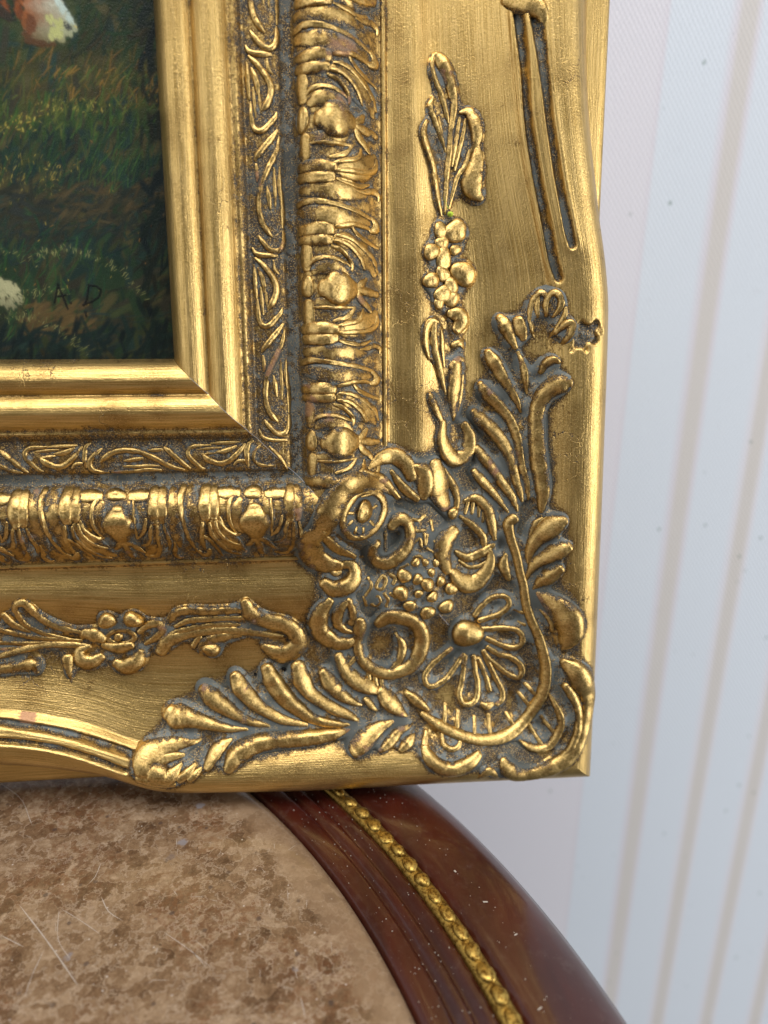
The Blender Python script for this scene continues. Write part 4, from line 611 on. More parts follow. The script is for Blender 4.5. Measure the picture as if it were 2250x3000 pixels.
railB|tongue|S|0.55|-69.24,-35.68,3.57;-69.31,-38.2,3.99;-69.31,-41.35,3.99;-69.24,-43.71,2.91
railB|tongue|S|0.55|-67.2,-35.52,2.91;-67.16,-38.04,3.32;-67.16,-41.18,3.32;-67.2,-43.23,2.49
railB|tendril|S|0.8|-67.91,-45.15,1;-67.67,-48.46,1.58;-66.48,-51.29,1.58;-64.8,-54.13,1.66;-63.13,-56.02,1.66;-60.75,-57.03,0.91
railB|tendril|S|0.8|-66.21,-44.6,1;-65.86,-47.59,1.5;-64.42,-50.11,1.5;-62.75,-52,1.5;-60.61,-53,0.75
railB|tendril|S|0.8|-65.66,-43.75,1;-64.7,-46.42,1.41;-63.27,-48.31,1.41;-61.36,-49.45,1.41;-60.41,-49.26,0.75
railB|tendril|S|0.8|-61.03,-37.11,0.83;-62.58,-38.85,1.5;-63.06,-41.36,1.5;-62.94,-44.51,1.41;-62.22,-47.03,1.25;-61.22,-49.3,0.75
railB|husk|D|0.55|-56.72,-36.63,2.82,1.7
railB|egg|S|0.5|-55.75,-41.35,4.99;-55.75,-43.87,8.94;-55.75,-47.02,9.14;-55.75,-49.85,5.4;-55.75,-51.9,2.08
railB|sprig|S|0.7|-56.28,-50.47,2.08;-57.59,-52.2,2.33;-58.9,-53.3,1.33
railB|sprig|S|0.7|-55.59,-51.42,2.49;-55.31,-54.26,2.74;-55.02,-56.93,2.24
railB|sprig|S|0.7|-55.19,-50.89,2.08;-53.47,-51.89,2.33;-52.04,-53.78,1.91;-50.85,-54.89,1
railB|fold|S|0.8|-51.3,-38.26,0.75;-51.18,-41.88,1.16;-51.3,-46.29,1.16;-51.54,-49.91,0.66
railB|tendril|S|0.8|-48.47,-43.61,0.91;-49.23,-46.6,1.41;-50.19,-48.49,1.41;-51.74,-49.91,0.75
railB|tendril|S|0.8|-46.85,-44.87,1;-47.61,-47.86,1.5;-48.09,-50.38,1.5;-49.28,-51.96,1.5;-51.14,-52.52,0.75
railB|tendril|S|0.8|-45.34,-45.44,1;-45.58,-48.74,1.58;-45.81,-51.89,1.58;-46.53,-54.73,1.66;-47.96,-56.62,1.66;-49.87,-56.81,0.91
railB|tendril|S|0.8|-43.44,-45.59,0.91;-42.97,-48.9,1.41;-42.73,-52.05,1.41;-43.73,-54.72,0.83
railB|curl|S|0.8|-41.74,-51.51,0.75;-42.03,-53.87,1.58;-42.69,-56.08,1.99;-41.98,-57.71,1.66;-40.83,-57.71,0.75
railB|tongue|S|0.55|-46.06,-35.95,3.57;-46.11,-38.47,4.16;-46.11,-41.93,4.16;-46.06,-44.61,2.91
railB|tongue|S|0.55|-44.04,-35.97,3.16;-43.99,-38.49,3.57;-43.99,-41.95,3.57;-44.04,-44.31,2.66
railB|leaf_body|S|0.34|-102.96,-45.04,2.91;-102.26,-48.19,6.23;-100.16,-51.97,7.9;-97.6,-55.12,5.4;-95.97,-56.06,2.08
railB|leaf_body|S|0.34|-82.55,-45.25,2.91;-83.01,-48.4,6.23;-84.18,-52.18,7.9;-86.04,-55.33,5.4;-87.44,-56.27,2.08
railB|leaf_body|S|0.3|-96.12,-38.64,2.49;-97.17,-41.16,4.57;-97.17,-44.31,4.99;-96.01,-47.46,3.74;-94.84,-48.4,1.66
railB|leaf_body|S|0.3|-88.79,-38.77,2.49;-88.56,-41.92,4.16;-88.67,-45.07,4.57;-89.37,-47.9,2.49
railB|leaf_body|S|0.26|-109.24,-35.48,3.32;-108.54,-40.2,5.4;-108.08,-44.93,5.82;-107.84,-49.65,4.99;-107.61,-54.06,2.91
railB|leaf_body|S|0.26|-77.93,-36.06,3.32;-77.7,-40.47,4.99;-77.7,-45.19,5.4;-77.7,-49.92,4.57;-77.7,-53.06,2.49
railB|roll|S|0.3|-101.86,-36.62,2.49;-100.22,-36.71,3.49;-98.36,-36.71,3.49;-96.5,-36.71,2.49
railB|roll|S|0.3|-89.12,-36.83,2.49;-87.25,-36.93,3.66;-85.39,-36.93,3.49;-83.99,-36.83,2.49
railB|cross_bar|S|0.8|-111.29,-34.9,1.99;-111.76,-36.79,1.99;-111.64,-39.62,1.66;-111.29,-43.4,1.41;-110.83,-47.49,1.41;-110.24,-51.27,1.41;-109.26,-55.52,1
railB|curl|S|0.8|-109.08,-55.43,1.25;-107.8,-56.75,2.41;-106.64,-56.44,2.74;-106.13,-54.96,1.5
railB|tendril|S|0.8|-105.69,-44.97,1.08;-106.15,-47.49,1.58;-106.62,-49.69,1.58;-106.62,-52.21,1.41;-106.34,-54.89,1
railB|tendril|S|0.8|-106.23,-49.42,1;-104.83,-50.99,1.5;-103.67,-53.51,1.5;-102.46,-57.35,0.91
railB|tongue|S|0.55|-105.23,-35.57,3.57;-105.3,-38.08,3.99;-105.3,-41.23,3.99;-105.23,-43.59,2.91
railB|tongue|S|0.55|-103.21,-35.62,2.91;-103.17,-38.14,3.32;-103.17,-41.29,3.32;-103.21,-43.34,2.49
railB|tendril|S|0.8|-104.25,-45.36,1;-104.01,-48.67,1.58;-102.85,-51.5,1.58;-101.22,-54.33,1.66;-99.59,-56.22,1.66;-97.26,-57.23,0.91
railB|tendril|S|0.8|-102.56,-44.73,1;-102.21,-47.73,1.5;-100.82,-50.24,1.5;-99.19,-52.13,1.5;-97.09,-53.14,0.75
railB|tendril|S|0.8|-101.59,-43.71,1;-100.66,-46.39,1.41;-99.26,-48.28,1.41;-97.39,-49.41,1.41;-96.46,-49.22,0.75
railB|tendril|S|0.8|-97.04,-37.18,0.83;-98.55,-38.91,1.5;-99.02,-41.43,1.5;-98.9,-44.58,1.41;-98.2,-47.1,1.25;-97.22,-49.37,0.75
railB|husk|D|0.55|-93.02,-36.78,2.75,1.7
railB|egg|S|0.5|-92.42,-41.35,4.99;-92.42,-43.87,8.94;-92.42,-47.02,9.14;-92.42,-49.85,5.4;-92.42,-51.9,2.08
railB|sprig|S|0.7|-92.36,-50.48,2.08;-93.65,-52.22,2.33;-94.93,-53.32,1.33
railB|sprig|S|0.7|-92.33,-51.23,2.49;-92.05,-54.06,2.74;-91.77,-56.74,2.24
railB|sprig|S|0.7|-91.85,-50.87,2.08;-90.17,-51.88,2.33;-88.77,-53.77,1.91;-87.6,-54.87,1
railB|fold|S|0.8|-87.87,-38.45,0.75;-87.75,-42.07,1.16;-87.87,-46.48,1.16;-88.1,-50.1,0.66
railB|tendril|S|0.8|-84.93,-43.6,0.91;-85.67,-46.59,1.41;-86.61,-48.48,1.41;-88.12,-49.9,0.75
railB|tendril|S|0.8|-83.48,-44.85,1;-84.22,-47.84,1.5;-84.69,-50.36,1.5;-85.85,-51.94,1.5;-87.67,-52.5,0.75
railB|tendril|S|0.8|-81.76,-45.61,1;-81.99,-48.92,1.58;-82.23,-52.07,1.58;-82.93,-54.9,1.66;-84.32,-56.79,1.66;-86.19,-56.98,0.91
railB|tendril|S|0.8|-80.41,-45.47,0.91;-79.95,-48.78,1.41;-79.72,-51.92,1.41;-80.69,-54.6,0.83
railB|curl|S|0.8|-78.48,-51.66,0.75;-78.76,-54.02,1.58;-79.41,-56.23,1.99;-78.72,-57.87,1.66;-77.6,-57.87,0.75
railB|tongue|S|0.55|-82.74,-35.92,3.57;-82.78,-38.44,4.16;-82.78,-41.91,4.16;-82.74,-44.58,2.91
railB|tongue|S|0.55|-80.47,-35.8,3.16;-80.43,-38.32,3.57;-80.43,-41.78,3.57;-80.47,-44.14,2.66
railR|cross_bar|S|0.8|22.24,131.52,0.77;22.99,130.26,1.37;24.76,129.7,1.54;27.28,129.56,1.54;28.92,129.65,0.86
railR|vine_leaf|S|0.85|22.72,128.9,0.77;24.54,127.36,1.54;26.3,125.4,1.71;27.82,123.17,1.89;28.37,120.93,1.97;27.82,118.69,1.97;26.93,117.01,2.06;25.92,115.95,1.11
railR|vine_leaf|S|0.8|22.55,127.43,0.69;22.63,124.63,1.37;22.68,121.84,1.37;22.85,118.76,0.69
railR|vine_leaf|S|0.8|23.42,126.58,0.69;24.38,124.34,1.63;24.88,122.1,1.63;25.03,120.28,0.69
railR|vine_stem|S|0.8|22.83,117.97,0.6;22.88,114.9,1.46;23.16,112.38,1.54;24.29,110.98,1.63;26.06,111.26,1.63;27.82,112.94,1.54;29.34,114.62,1.37;29.66,115.74,0.6
railR|vine_leaf|S|0.85|29.84,111.8,0.77;27.95,109.42,1.71;25.93,107.19,1.8;24.42,105.51,1.8;23.61,104.33,0.94
railR|vine_stem|S|0.9|30.01,110,0.69;29.33,106.93,1.54;27.82,103.85,1.8;26.31,101.05,1.8;24.79,97.69,1.8;24.16,94.62,1.89;24.04,91.26,1.89;24.79,88.18,1.89;26.05,86.23,1.8;27.19,84.97,0.86
railR|vine_leaf|S|0.8|26.51,97.35,0.6;26.93,94.83,1.54;27.24,91.61,0.6
railR|vine_leaf|S|0.7|28.58,101.9,0.51;28.58,98.26,1.03;28.7,94.91,1.03;28.58,90.99,0.51
railR|vine_stem|S|0.75|30.19,102.39,0.69;30.07,98.19,1.37;30.45,94.84,1.37;30.7,90.92,1.37;30.57,87.28,0.69
railR|vine_stem|S|0.85|23.58,85.07,0.69;24.29,83.95,1.46;25.55,82.55,1.63;27.06,81.3,1.71;28.83,81.16,1.71;29.96,82.27,1.63;30.54,84.51,1.37;30.47,86.47,0.6
railR|vine_leaf|S|0.7|24.01,121.3,0.51;24.18,117.67,1.03;24.44,114.03,0.51
railR|vine_leaf|S|0.7|24.05,102.91,0.94;24.22,100.11,1.29;24.12,98.72,0.6
railR|vine_leaf|S|0.7|25.44,120.22,0.51;25.57,118.13,0.86;25.82,115.61,0.51
railR|vine_leaf|S|0.7|27.64,128.32,0.86;27.9,126.08,1.11;28.91,124.96,0.69
railR|cross_bar|S|0.8|22.16,81.57,0.77;22.92,80.29,1.37;24.69,79.72,1.54;27.21,79.58,1.54;28.85,79.67,0.86
railR|vine_leaf|S|0.85|22.89,79.14,0.77;24.7,77.57,1.54;26.47,75.59,1.71;27.98,73.31,1.89;28.54,71.04,1.97;27.98,68.77,1.97;27.1,67.07,2.06;26.09,65.99,1.11
railR|vine_leaf|S|0.8|22.32,77.54,0.69;22.39,74.7,1.37;22.44,71.86,1.37;22.62,68.74,0.69
railR|vine_leaf|S|0.8|23.48,76.27,0.69;24.43,74,1.63;24.94,71.73,1.63;25.09,69.88,0.69
railR|vine_stem|S|0.8|22.98,67.99,0.6;23.03,64.86,1.46;23.31,62.31,1.54;24.44,60.89,1.63;26.21,61.17,1.63;27.97,62.88,1.54;29.49,64.58,1.37;29.81,65.71,0.6
railR|vine_leaf|S|0.85|29.88,61.26,0.77;27.99,58.84,1.71;25.97,56.57,1.8;24.46,54.87,1.8;23.65,53.68,0.94
railR|vine_stem|S|0.9|30.27,59.59,0.69;29.59,56.46,1.54;28.08,53.34,1.8;26.56,50.5,1.8;25.05,47.09,1.8;24.42,43.97,1.89;24.29,40.56,1.89;25.05,37.44,1.89;26.31,35.45,1.8;27.45,34.17,0.86
railR|vine_leaf|S|0.8|26.63,46.88,0.6;27.05,44.33,1.54;27.36,41.06,0.6
railR|vine_leaf|S|0.7|28.63,51.69,0.51;28.63,48,1.03;28.75,44.59,1.03;28.63,40.61,0.51
railR|vine_stem|S|0.75|30.17,51.9,0.69;30.04,47.64,1.37;30.42,44.23,1.37;30.67,40.26,1.37;30.54,36.57,0.69
railR|vine_stem|S|0.85|23.8,34.28,0.69;24.5,33.15,1.46;25.76,31.73,1.63;27.28,30.45,1.71;29.04,30.31,1.71;30.18,31.44,1.63;30.76,33.71,1.37;30.68,35.7,0.6
railR|vine_leaf|S|0.7|23.81,71.56,0.51;23.99,67.87,1.03;24.24,64.18,0.51
railR|vine_leaf|S|0.7|23.92,52.47,0.94;24.09,49.64,1.29;23.99,48.22,0.6
railR|vine_leaf|S|0.7|25.31,69.99,0.51;25.43,67.87,0.86;25.68,65.31,0.51
railR|vine_leaf|S|0.7|27.72,78.46,0.86;27.98,76.19,1.11;28.98,75.06,0.69
railR|cross_bar|S|0.8|22.02,31,0.77;22.78,29.72,1.37;24.54,29.15,1.54;27.06,29,1.54;28.7,29.09,0.86
railR|vine_leaf|S|0.85|22.72,28.38,0.77;24.54,26.81,1.54;26.3,24.82,1.71;27.82,22.54,1.89;28.37,20.26,1.97;27.82,17.99,1.97;26.93,16.28,2.06;25.93,15.19,1.11
railR|vine_leaf|S|0.8|22.34,26.56,0.69;22.42,23.71,1.37;22.47,20.87,1.37;22.64,17.73,0.69
railR|vine_leaf|S|0.8|23.34,25.79,0.69;24.3,23.52,1.63;24.81,21.24,1.63;24.96,19.39,0.69
railR|vine_stem|S|0.8|22.9,17.28,0.6;22.95,14.14,1.46;23.23,11.58,1.54;24.37,10.16,1.63;26.13,10.44,1.63;27.9,12.15,1.54;29.41,13.86,1.37;29.74,15,0.6
railR|vine_leaf|S|0.85|29.86,10.75,0.77;27.97,8.33,1.71;25.95,6.05,1.8;24.44,4.34,1.8;23.63,3.15,0.94
railR|vine_stem|S|0.9|30.19,8.97,0.69;29.51,5.84,1.54;28,2.71,1.8;26.49,-0.14,1.8;24.97,-3.56,1.8;24.34,-6.69,1.89;24.22,-10.1,1.89;24.97,-13.24,1.89;26.23,-15.23,1.8;27.37,-16.51,0.86
railR|vine_leaf|S|0.8|26.66,-3.62,0.6;27.09,-6.19,1.54;27.39,-9.46,0.6
railR|vine_leaf|S|0.7|28.8,0.77,0.51;28.8,-2.93,1.03;28.93,-6.35,1.03;28.8,-10.33,0.51
railR|vine_stem|S|0.75|30.36,1.45,0.69;30.23,-2.82,1.37;30.61,-6.24,1.37;30.86,-10.23,1.37;30.74,-13.93,0.69
railR|vine_stem|S|0.85|23.78,-16.17,0.69;24.48,-17.31,1.46;25.74,-18.73,1.63;27.26,-20.01,1.71;29.02,-20.15,1.71;30.16,-19.02,1.63;30.74,-16.74,1.37;30.66,-14.74,0.6
railR|vine_leaf|S|0.7|23.96,20.62,0.51;24.14,16.91,1.03;24.39,13.21,0.51
railR|vine_leaf|S|0.7|23.93,1.88,0.94;24.11,-0.97,1.29;24.01,-2.39,0.6
railR|vine_leaf|S|0.7|25.33,19.23,0.51;25.46,17.1,0.86;25.71,14.54,0.51
railR|vine_leaf|S|0.7|27.75,27.73,0.86;28,25.45,1.11;29.01,24.31,0.69
railB|cross_bar|S|0.8|20.14,-22.02,0.77;18.99,-22.78,1.37;18.48,-24.54,1.54;18.35,-27.06,1.54;18.43,-28.7,0.86
railB|vine_leaf|S|0.85|17.83,-22.88,0.77;16.42,-24.69,1.54;14.63,-26.46,1.71;12.59,-27.97,1.89;10.55,-28.52,1.97;8.51,-27.97,1.97;6.98,-27.09,2.06;6.01,-26.08,1.11
railB|vine_leaf|S|0.8|16.05,-22.27,0.69;13.5,-22.35,1.37;10.95,-22.4,1.37;8.14,-22.57,0.69
railB|vine_leaf|S|0.8|15.34,-23.42,0.69;13.3,-24.38,1.63;11.25,-24.88,1.63;9.6,-25.03,0.69
railB|vine_stem|S|0.8|8.05,-23.09,0.6;5.24,-23.14,1.46;2.94,-23.42,1.54;1.66,-24.56,1.63;1.92,-26.32,1.63;3.45,-28.09,1.54;4.98,-29.6,1.37;6,-29.93,0.6
railB|vine_leaf|S|0.85|1.92,-29.76,0.77;-0.25,-27.87,1.71;-2.29,-25.85,1.8;-3.82,-24.34,1.8;-4.89,-23.53,0.94
railB|vine_stem|S|0.9|0.17,-30.1,0.69;-2.64,-29.42,1.54;-5.44,-27.91,1.8;-8,-26.4,1.8;-11.06,-24.88,1.8;-13.87,-24.25,1.89;-16.93,-24.13,1.89;-19.74,-24.88,1.89;-21.53,-26.15,1.8;-22.67,-27.28,0.86
railB|vine_leaf|S|0.8|-11.11,-26.49,0.6;-13.41,-26.92,1.54;-16.34,-27.23,0.6
railB|vine_leaf|S|0.7|-6.9,-28.81,0.51;-10.22,-28.81,1.03;-13.28,-28.93,1.03;-16.85,-28.81,0.51
railB|vine_stem|S|0.75|-6.32,-30.1,0.69;-10.15,-29.97,1.37;-13.21,-30.35,1.37;-16.78,-30.6,1.37;-20.1,-30.48,0.69
railB|vine_stem|S|0.85|-22.24,-23.62,0.69;-23.26,-24.32,1.46;-24.54,-25.58,1.63;-25.69,-27.1,1.71;-25.81,-28.86,1.71;-24.79,-30,1.63;-22.75,-30.58,1.37;-20.96,-30.5,0.6
railB|vine_leaf|S|0.7|11.03,-23.85,0.51;7.72,-24.03,1.03;4.4,-24.28,0.51
railB|vine_leaf|S|0.7|-5.7,-24.13,0.94;-8.25,-24.31,1.29;-9.53,-24.21,0.6
railB|vine_leaf|S|0.7|9.59,-25.38,0.51;7.67,-25.5,0.86;5.38,-25.75,0.51
railB|vine_leaf|S|0.7|17.52,-27.69,0.86;15.48,-27.94,1.11;14.46,-28.95,0.69
railB|cross_bar|S|0.8|-25.35,-22.13,0.77;-26.45,-22.89,1.37;-26.94,-24.66,1.54;-27.06,-27.18,1.54;-26.98,-28.82,0.86
railB|vine_leaf|S|0.85|-27.62,-22.99,0.77;-28.97,-24.8,1.54;-30.68,-26.57,1.71;-32.64,-28.08,1.89;-34.59,-28.64,1.97;-36.55,-28.08,1.97;-38.02,-27.2,2.06;-38.95,-26.19,1.11
railB|vine_leaf|S|0.8|-29.09,-22.55,0.69;-31.53,-22.62,1.37;-33.98,-22.67,1.37;-36.67,-22.85,0.69
railB|vine_leaf|S|0.8|-29.79,-23.34,0.69;-31.75,-24.3,1.63;-33.7,-24.81,1.63;-35.29,-24.96,0.69
railB|vine_stem|S|0.8|-37.02,-22.93,0.6;-39.71,-22.99,1.46;-41.91,-23.26,1.54;-43.13,-24.4,1.63;-42.89,-26.16,1.63;-41.42,-27.93,1.54;-39.95,-29.44,1.37;-38.97,-29.77,0.6
railB|vine_leaf|S|0.85|-43.15,-29.99,0.77;-45.22,-28.1,1.71;-47.18,-26.08,1.8;-48.65,-24.57,1.8;-49.67,-23.76,0.94
railB|vine_stem|S|0.9|-44.74,-30.17,0.69;-47.43,-29.49,1.54;-50.12,-27.98,1.8;-52.57,-26.46,1.8;-55.51,-24.95,1.8;-58.2,-24.32,1.89;-61.13,-24.19,1.89;-63.82,-24.95,1.89;-65.53,-26.21,1.8;-66.63,-27.34,0.86
railB|vine_leaf|S|0.8|-55.28,-26.76,0.6;-57.48,-27.18,1.54;-60.29,-27.49,0.6
railB|vine_leaf|S|0.7|-51.41,-28.62,0.51;-54.59,-28.62,1.03;-57.53,-28.75,1.03;-60.95,-28.62,0.51
railB|vine_stem|S|0.75|-50.98,-30.13,0.69;-54.65,-30.01,1.37;-57.58,-30.38,1.37;-61.01,-30.64,1.37;-64.19,-30.51,0.69
railB|vine_stem|S|0.85|-66,-23.67,0.69;-66.98,-24.38,1.46;-68.2,-25.64,1.63;-69.3,-27.15,1.71;-69.43,-28.92,1.71;-68.45,-30.05,1.63;-66.49,-30.63,1.37;-64.78,-30.56,0.6
railB|vine_leaf|S|0.7|-34.11,-23.79,0.51;-37.29,-23.97,1.03;-40.47,-24.22,0.51
railB|vine_leaf|S|0.7|-50.45,-23.97,0.94;-52.9,-24.14,1.29;-54.12,-24.04,0.6
railB|vine_leaf|S|0.7|-35.1,-25.53,0.51;-36.93,-25.66,0.86;-39.13,-25.91,0.51
railB|vine_leaf|S|0.7|-27.95,-27.74,0.86;-29.91,-27.99,1.11;-30.88,-29,0.69
railB|cross_bar|S|0.8|-69.02,-22.05,0.77;-70.07,-22.8,1.37;-70.53,-24.57,1.54;-70.65,-27.09,1.54;-70.58,-28.73,0.86
railB|vine_leaf|S|0.85|-71.13,-22.86,0.77;-72.41,-24.67,1.54;-74.04,-26.44,1.71;-75.9,-27.95,1.89;-77.76,-28.5,1.97;-79.63,-27.95,1.97;-81.02,-27.07,2.06;-81.91,-26.06,1.11
railB|vine_leaf|S|0.8|-72.81,-22.31,0.69;-75.14,-22.38,1.37;-77.46,-22.43,1.37;-80.02,-22.61,0.69
railB|vine_leaf|S|0.8|-73.48,-23.53,0.69;-75.34,-24.49,1.63;-77.2,-24.99,1.63;-78.71,-25.14,0.69
railB|vine_stem|S|0.8|-80.06,-22.87,0.6;-82.62,-22.92,1.46;-84.71,-23.2,1.54;-85.87,-24.33,1.63;-85.64,-26.1,1.63;-84.25,-27.86,1.54;-82.85,-29.38,1.37;-81.92,-29.7,0.6
railB|vine_leaf|S|0.85|-85.58,-29.79,0.77;-87.56,-27.9,1.71;-89.42,-25.88,1.8;-90.81,-24.37,1.8;-91.79,-23.56,0.94
railB|vine_stem|S|0.9|-87.15,-30.26,0.69;-89.71,-29.57,1.54;-92.27,-28.06,1.8;-94.59,-26.55,1.8;-97.39,-25.04,1.8;-99.95,-24.4,1.89;-102.74,-24.28,1.89;-105.3,-25.04,1.89;-106.93,-26.3,1.8;-107.97,-27.43,0.86
railB|vine_leaf|S|0.8|-97.42,-26.73,0.6;-99.51,-27.16,1.54;-102.19,-27.46,0.6
railB|vine_leaf|S|0.7|-93.82,-28.56,0.51;-96.84,-28.56,1.03;-99.63,-28.69,1.03;-102.89,-28.56,0.51
railB|vine_stem|S|0.75|-93.28,-30.25,0.69;-96.77,-30.12,1.37;-99.57,-30.5,1.37;-102.82,-30.75,1.37;-105.85,-30.63,0.69
railB|vine_stem|S|0.85|-107.87,-23.68,0.69;-108.8,-24.39,1.46;-109.97,-25.65,1.63;-111.02,-27.16,1.71;-111.13,-28.93,1.71;-110.2,-30.06,1.63;-108.34,-30.64,1.37;-106.71,-30.57,0.6
railB|vine_leaf|S|0.7|-77.56,-23.73,0.51;-80.58,-23.9,1.03;-83.61,-24.15,0.51
railB|vine_leaf|S|0.7|-92.92,-24.01,0.94;-95.24,-24.18,1.29;-96.41,-24.08,0.6
railB|vine_leaf|S|0.7|-78.52,-25.49,0.51;-80.27,-25.62,0.86;-82.36,-25.87,0.51
railB|vine_leaf|S|0.7|-71.7,-27.84,0.86;-73.56,-28.1,1.11;-74.49,-29.11,0.69
railR|cross_bar|S|0.8|22.03,-18.84,0.55;22.78,-20.75,1.09;25.19,-21.85,1.26;29.92,-22.1,0.72
railB|cross_bar|S|0.6|19.89,-21.55,0.71;18.34,-23.95,1.64;18.24,-26.68,1.64;18.5,-29.49,0.72
railB|vine_stem|S|0.8|22.14,-23.47,0.66;20.75,-24.8,1.15;20.14,-26.71,1.26;20.87,-28.41,1.27;22.73,-29.29,1.21;26.14,-29.49,0.66
railB|vine_leaf|S|0.8|24.85,-23.77,0.6;26.95,-26,1.21;28.52,-27.99,1.16;29.74,-30.6,0.44
""".strip().split('\n')
PIECES = []
for ln in ORN:
    g, n, k, hf, p = ln.split('|')
    PIECES.append((g, n, k, float(hf), np.array([[float(x) for x in q.split(',')] for q in p.split(';')])))
def resample(p, closed, step):
    P = np.vstack([p[-1:], p, p[:2]]) if closed else np.vstack([2*p[:1]-p[1:2], p, 2*p[-1:]-p[-2:-1]])
    out = []
    for i in range(1, len(P)-2):
        a, b, c, d = P[i-1:i+3]; n = max(2, int(np.hypot(*(c-b)[:2])/step+.5)); t = np.linspace(0, 1, n, endpoint=False)[:, None]
        out.append(.5*(2*b+(c-a)*t+(2*a-5*b+4*c-d)*t*t+(3*b-a-3*c+d)*t**3))
    if not closed: out.append(P[-2:-1])
    q = np.vstack(out); q[:, 2:] = np.maximum(q[:, 2:], .3); return q
# rasters over the frame plane, 0.25 mm
RU0, RV0, RS = -80., -146., .25; NU, NV = 880, 1060
gu = RU0+RS*np.arange(NU); gv = RV0+RS*np.arange(NV)
def look(R_, u, v):
    x = np.clip((np.asarray(u)-RU0)/RS, 0, NU-1.01); y = np.clip((np.asarray(v)-RV0)/RS, 0, NV-1.01)
    i = x.astype(int); j = y.astype(int); a = x-i; b = y-j
    return R_[j, i]*(1-a)*(1-b)+R_[j, i+1]*a*(1-b)+R_[j+1, i]*(1-a)*b+R_[j+1, i+1]*a*b
def blur(A, sig):
    r = int(3*sig/RS+.5); k = np.exp(-.5*(np.arange(-r, r+1)*RS/sig)**2); k /= k.sum()
    for ax in (0, 1):
        P = np.pad(A, [(r, r) if a == ax else (0, 0) for a in (0, 1)], mode='edge'); B = np.zeros_like(A)
        for i, w in enumerate(k): B += w*(P[i:i+A.shape[0]] if ax == 0 else P[:, i:i+A.shape[1]])
        A = B
    return A
def smooth(x, a, b): t = np.clip((x-a)/(b-a), 0, 1); return t*t*(3-2*t)
GU, GV = np.meshgrid(gu, gv)
HB = H0(GU, GV)
COV = {k: np.zeros((NV, NU)) for k in ('corner', 'swagR', 'swagB', 'rail')}
def stamp(A, u, v, r):
    i0, i1 = int((u-r-RU0)/RS), int((u+r-RU0)/RS)+2; j0, j1 = int((v-r-RV0)/RS), int((v+r-RV0)/RS)+2
    i0, j0 = max(i0, 0), max(j0, 0)
    if i1 <= i0 or j1 <= j0: return
    m = (GU[j0:j1, i0:i1]-u)**2+(GV[j0:j1, i0:i1]-v)**2 < r*r
    A[j0:j1, i0:i1][m] = 1
for g, n, k, hf, p in PIECES:
    if k == 'G': continue
    A = COV[g if g in COV else 'rail']
    if k == 'D': stamp(A, p[0, 0], p[0, 1], (p[0, 2]+p[0, 3])/2)
    else:
        for q in resample(p, k == 'C', .5): stamp(A, q[0], q[1], q[2]/2)
FL = np.zeros((NV, NU))
for g, n, k, hf, p in PIECES:
    if k == 'G':
        for q in resample(p, False, .4): stamp(FL, q[0], q[1], q[2]/2)
CUT = 2.6*blur(FL, .42)-2.3*blur(FL, 1.3); FL = blur(FL, .3)
PIECES = [p for p in PIECES if p[2] != 'G']
HS = blur(HB, 2.6)
SR, SB = s_rail(GU, GV); SMAX = np.maximum(SR, SB)
GND = {}; HT = HB.copy()
for k in ('corner', 'swagR', 'swagB'):
    mk = blur(COV[k], 1.5)
    mk *= smooth(3.0-SMAX, .04, .16)
    GND[k] = HS+(2.3 if k == 'corner' else 1.9)*smooth(mk, .04, .42)-1.1
    GND[k][mk < .015] = -40
    HT = np.maximum(HT, GND[k])
def nzr(sig):
    A = blur(rs.randn(NV//2, NU//2), sig/2); A /= A.std(); return np.repeat(np.repeat(A, 2, 0), 2, 1)
rs = np.random.RandomState(3)
GN = blur(nzr(1.8), .3); GN2 = blur(rs.randn(NV, NU), .7); GN2 /= GN2.std(); GN6 = blur(nzr(6.), .3); GNM = blur(rs.randn(NV, NU), .42); GNM /= GNM.std()
def vary(u, v): return .13*look(GNM, u, v)+.11*look(GN, u, v)+.07*look(GN6, u, v)
def aging(u, v): return np.clip(.30+.28*look(GN6, u, v)+.18*look(GN, u, v), 0, 1)
# wash that settled round the ornaments
NEAR = np.maximum.reduce([blur(np.maximum(np.maximum(COV['corner'], COV['swagR']), COV['swagB']), 1.7)])
NEAR_R = blur(COV['rail'], .9)
HULL = smooth(blur(COV['corner'], 4.5), .15, .36)*smooth(2.75-SMAX, 0, .25)
NEAR2 = blur(np.maximum(np.maximum(COV['corner'], COV['swagR']), COV['swagB']), 3.6)
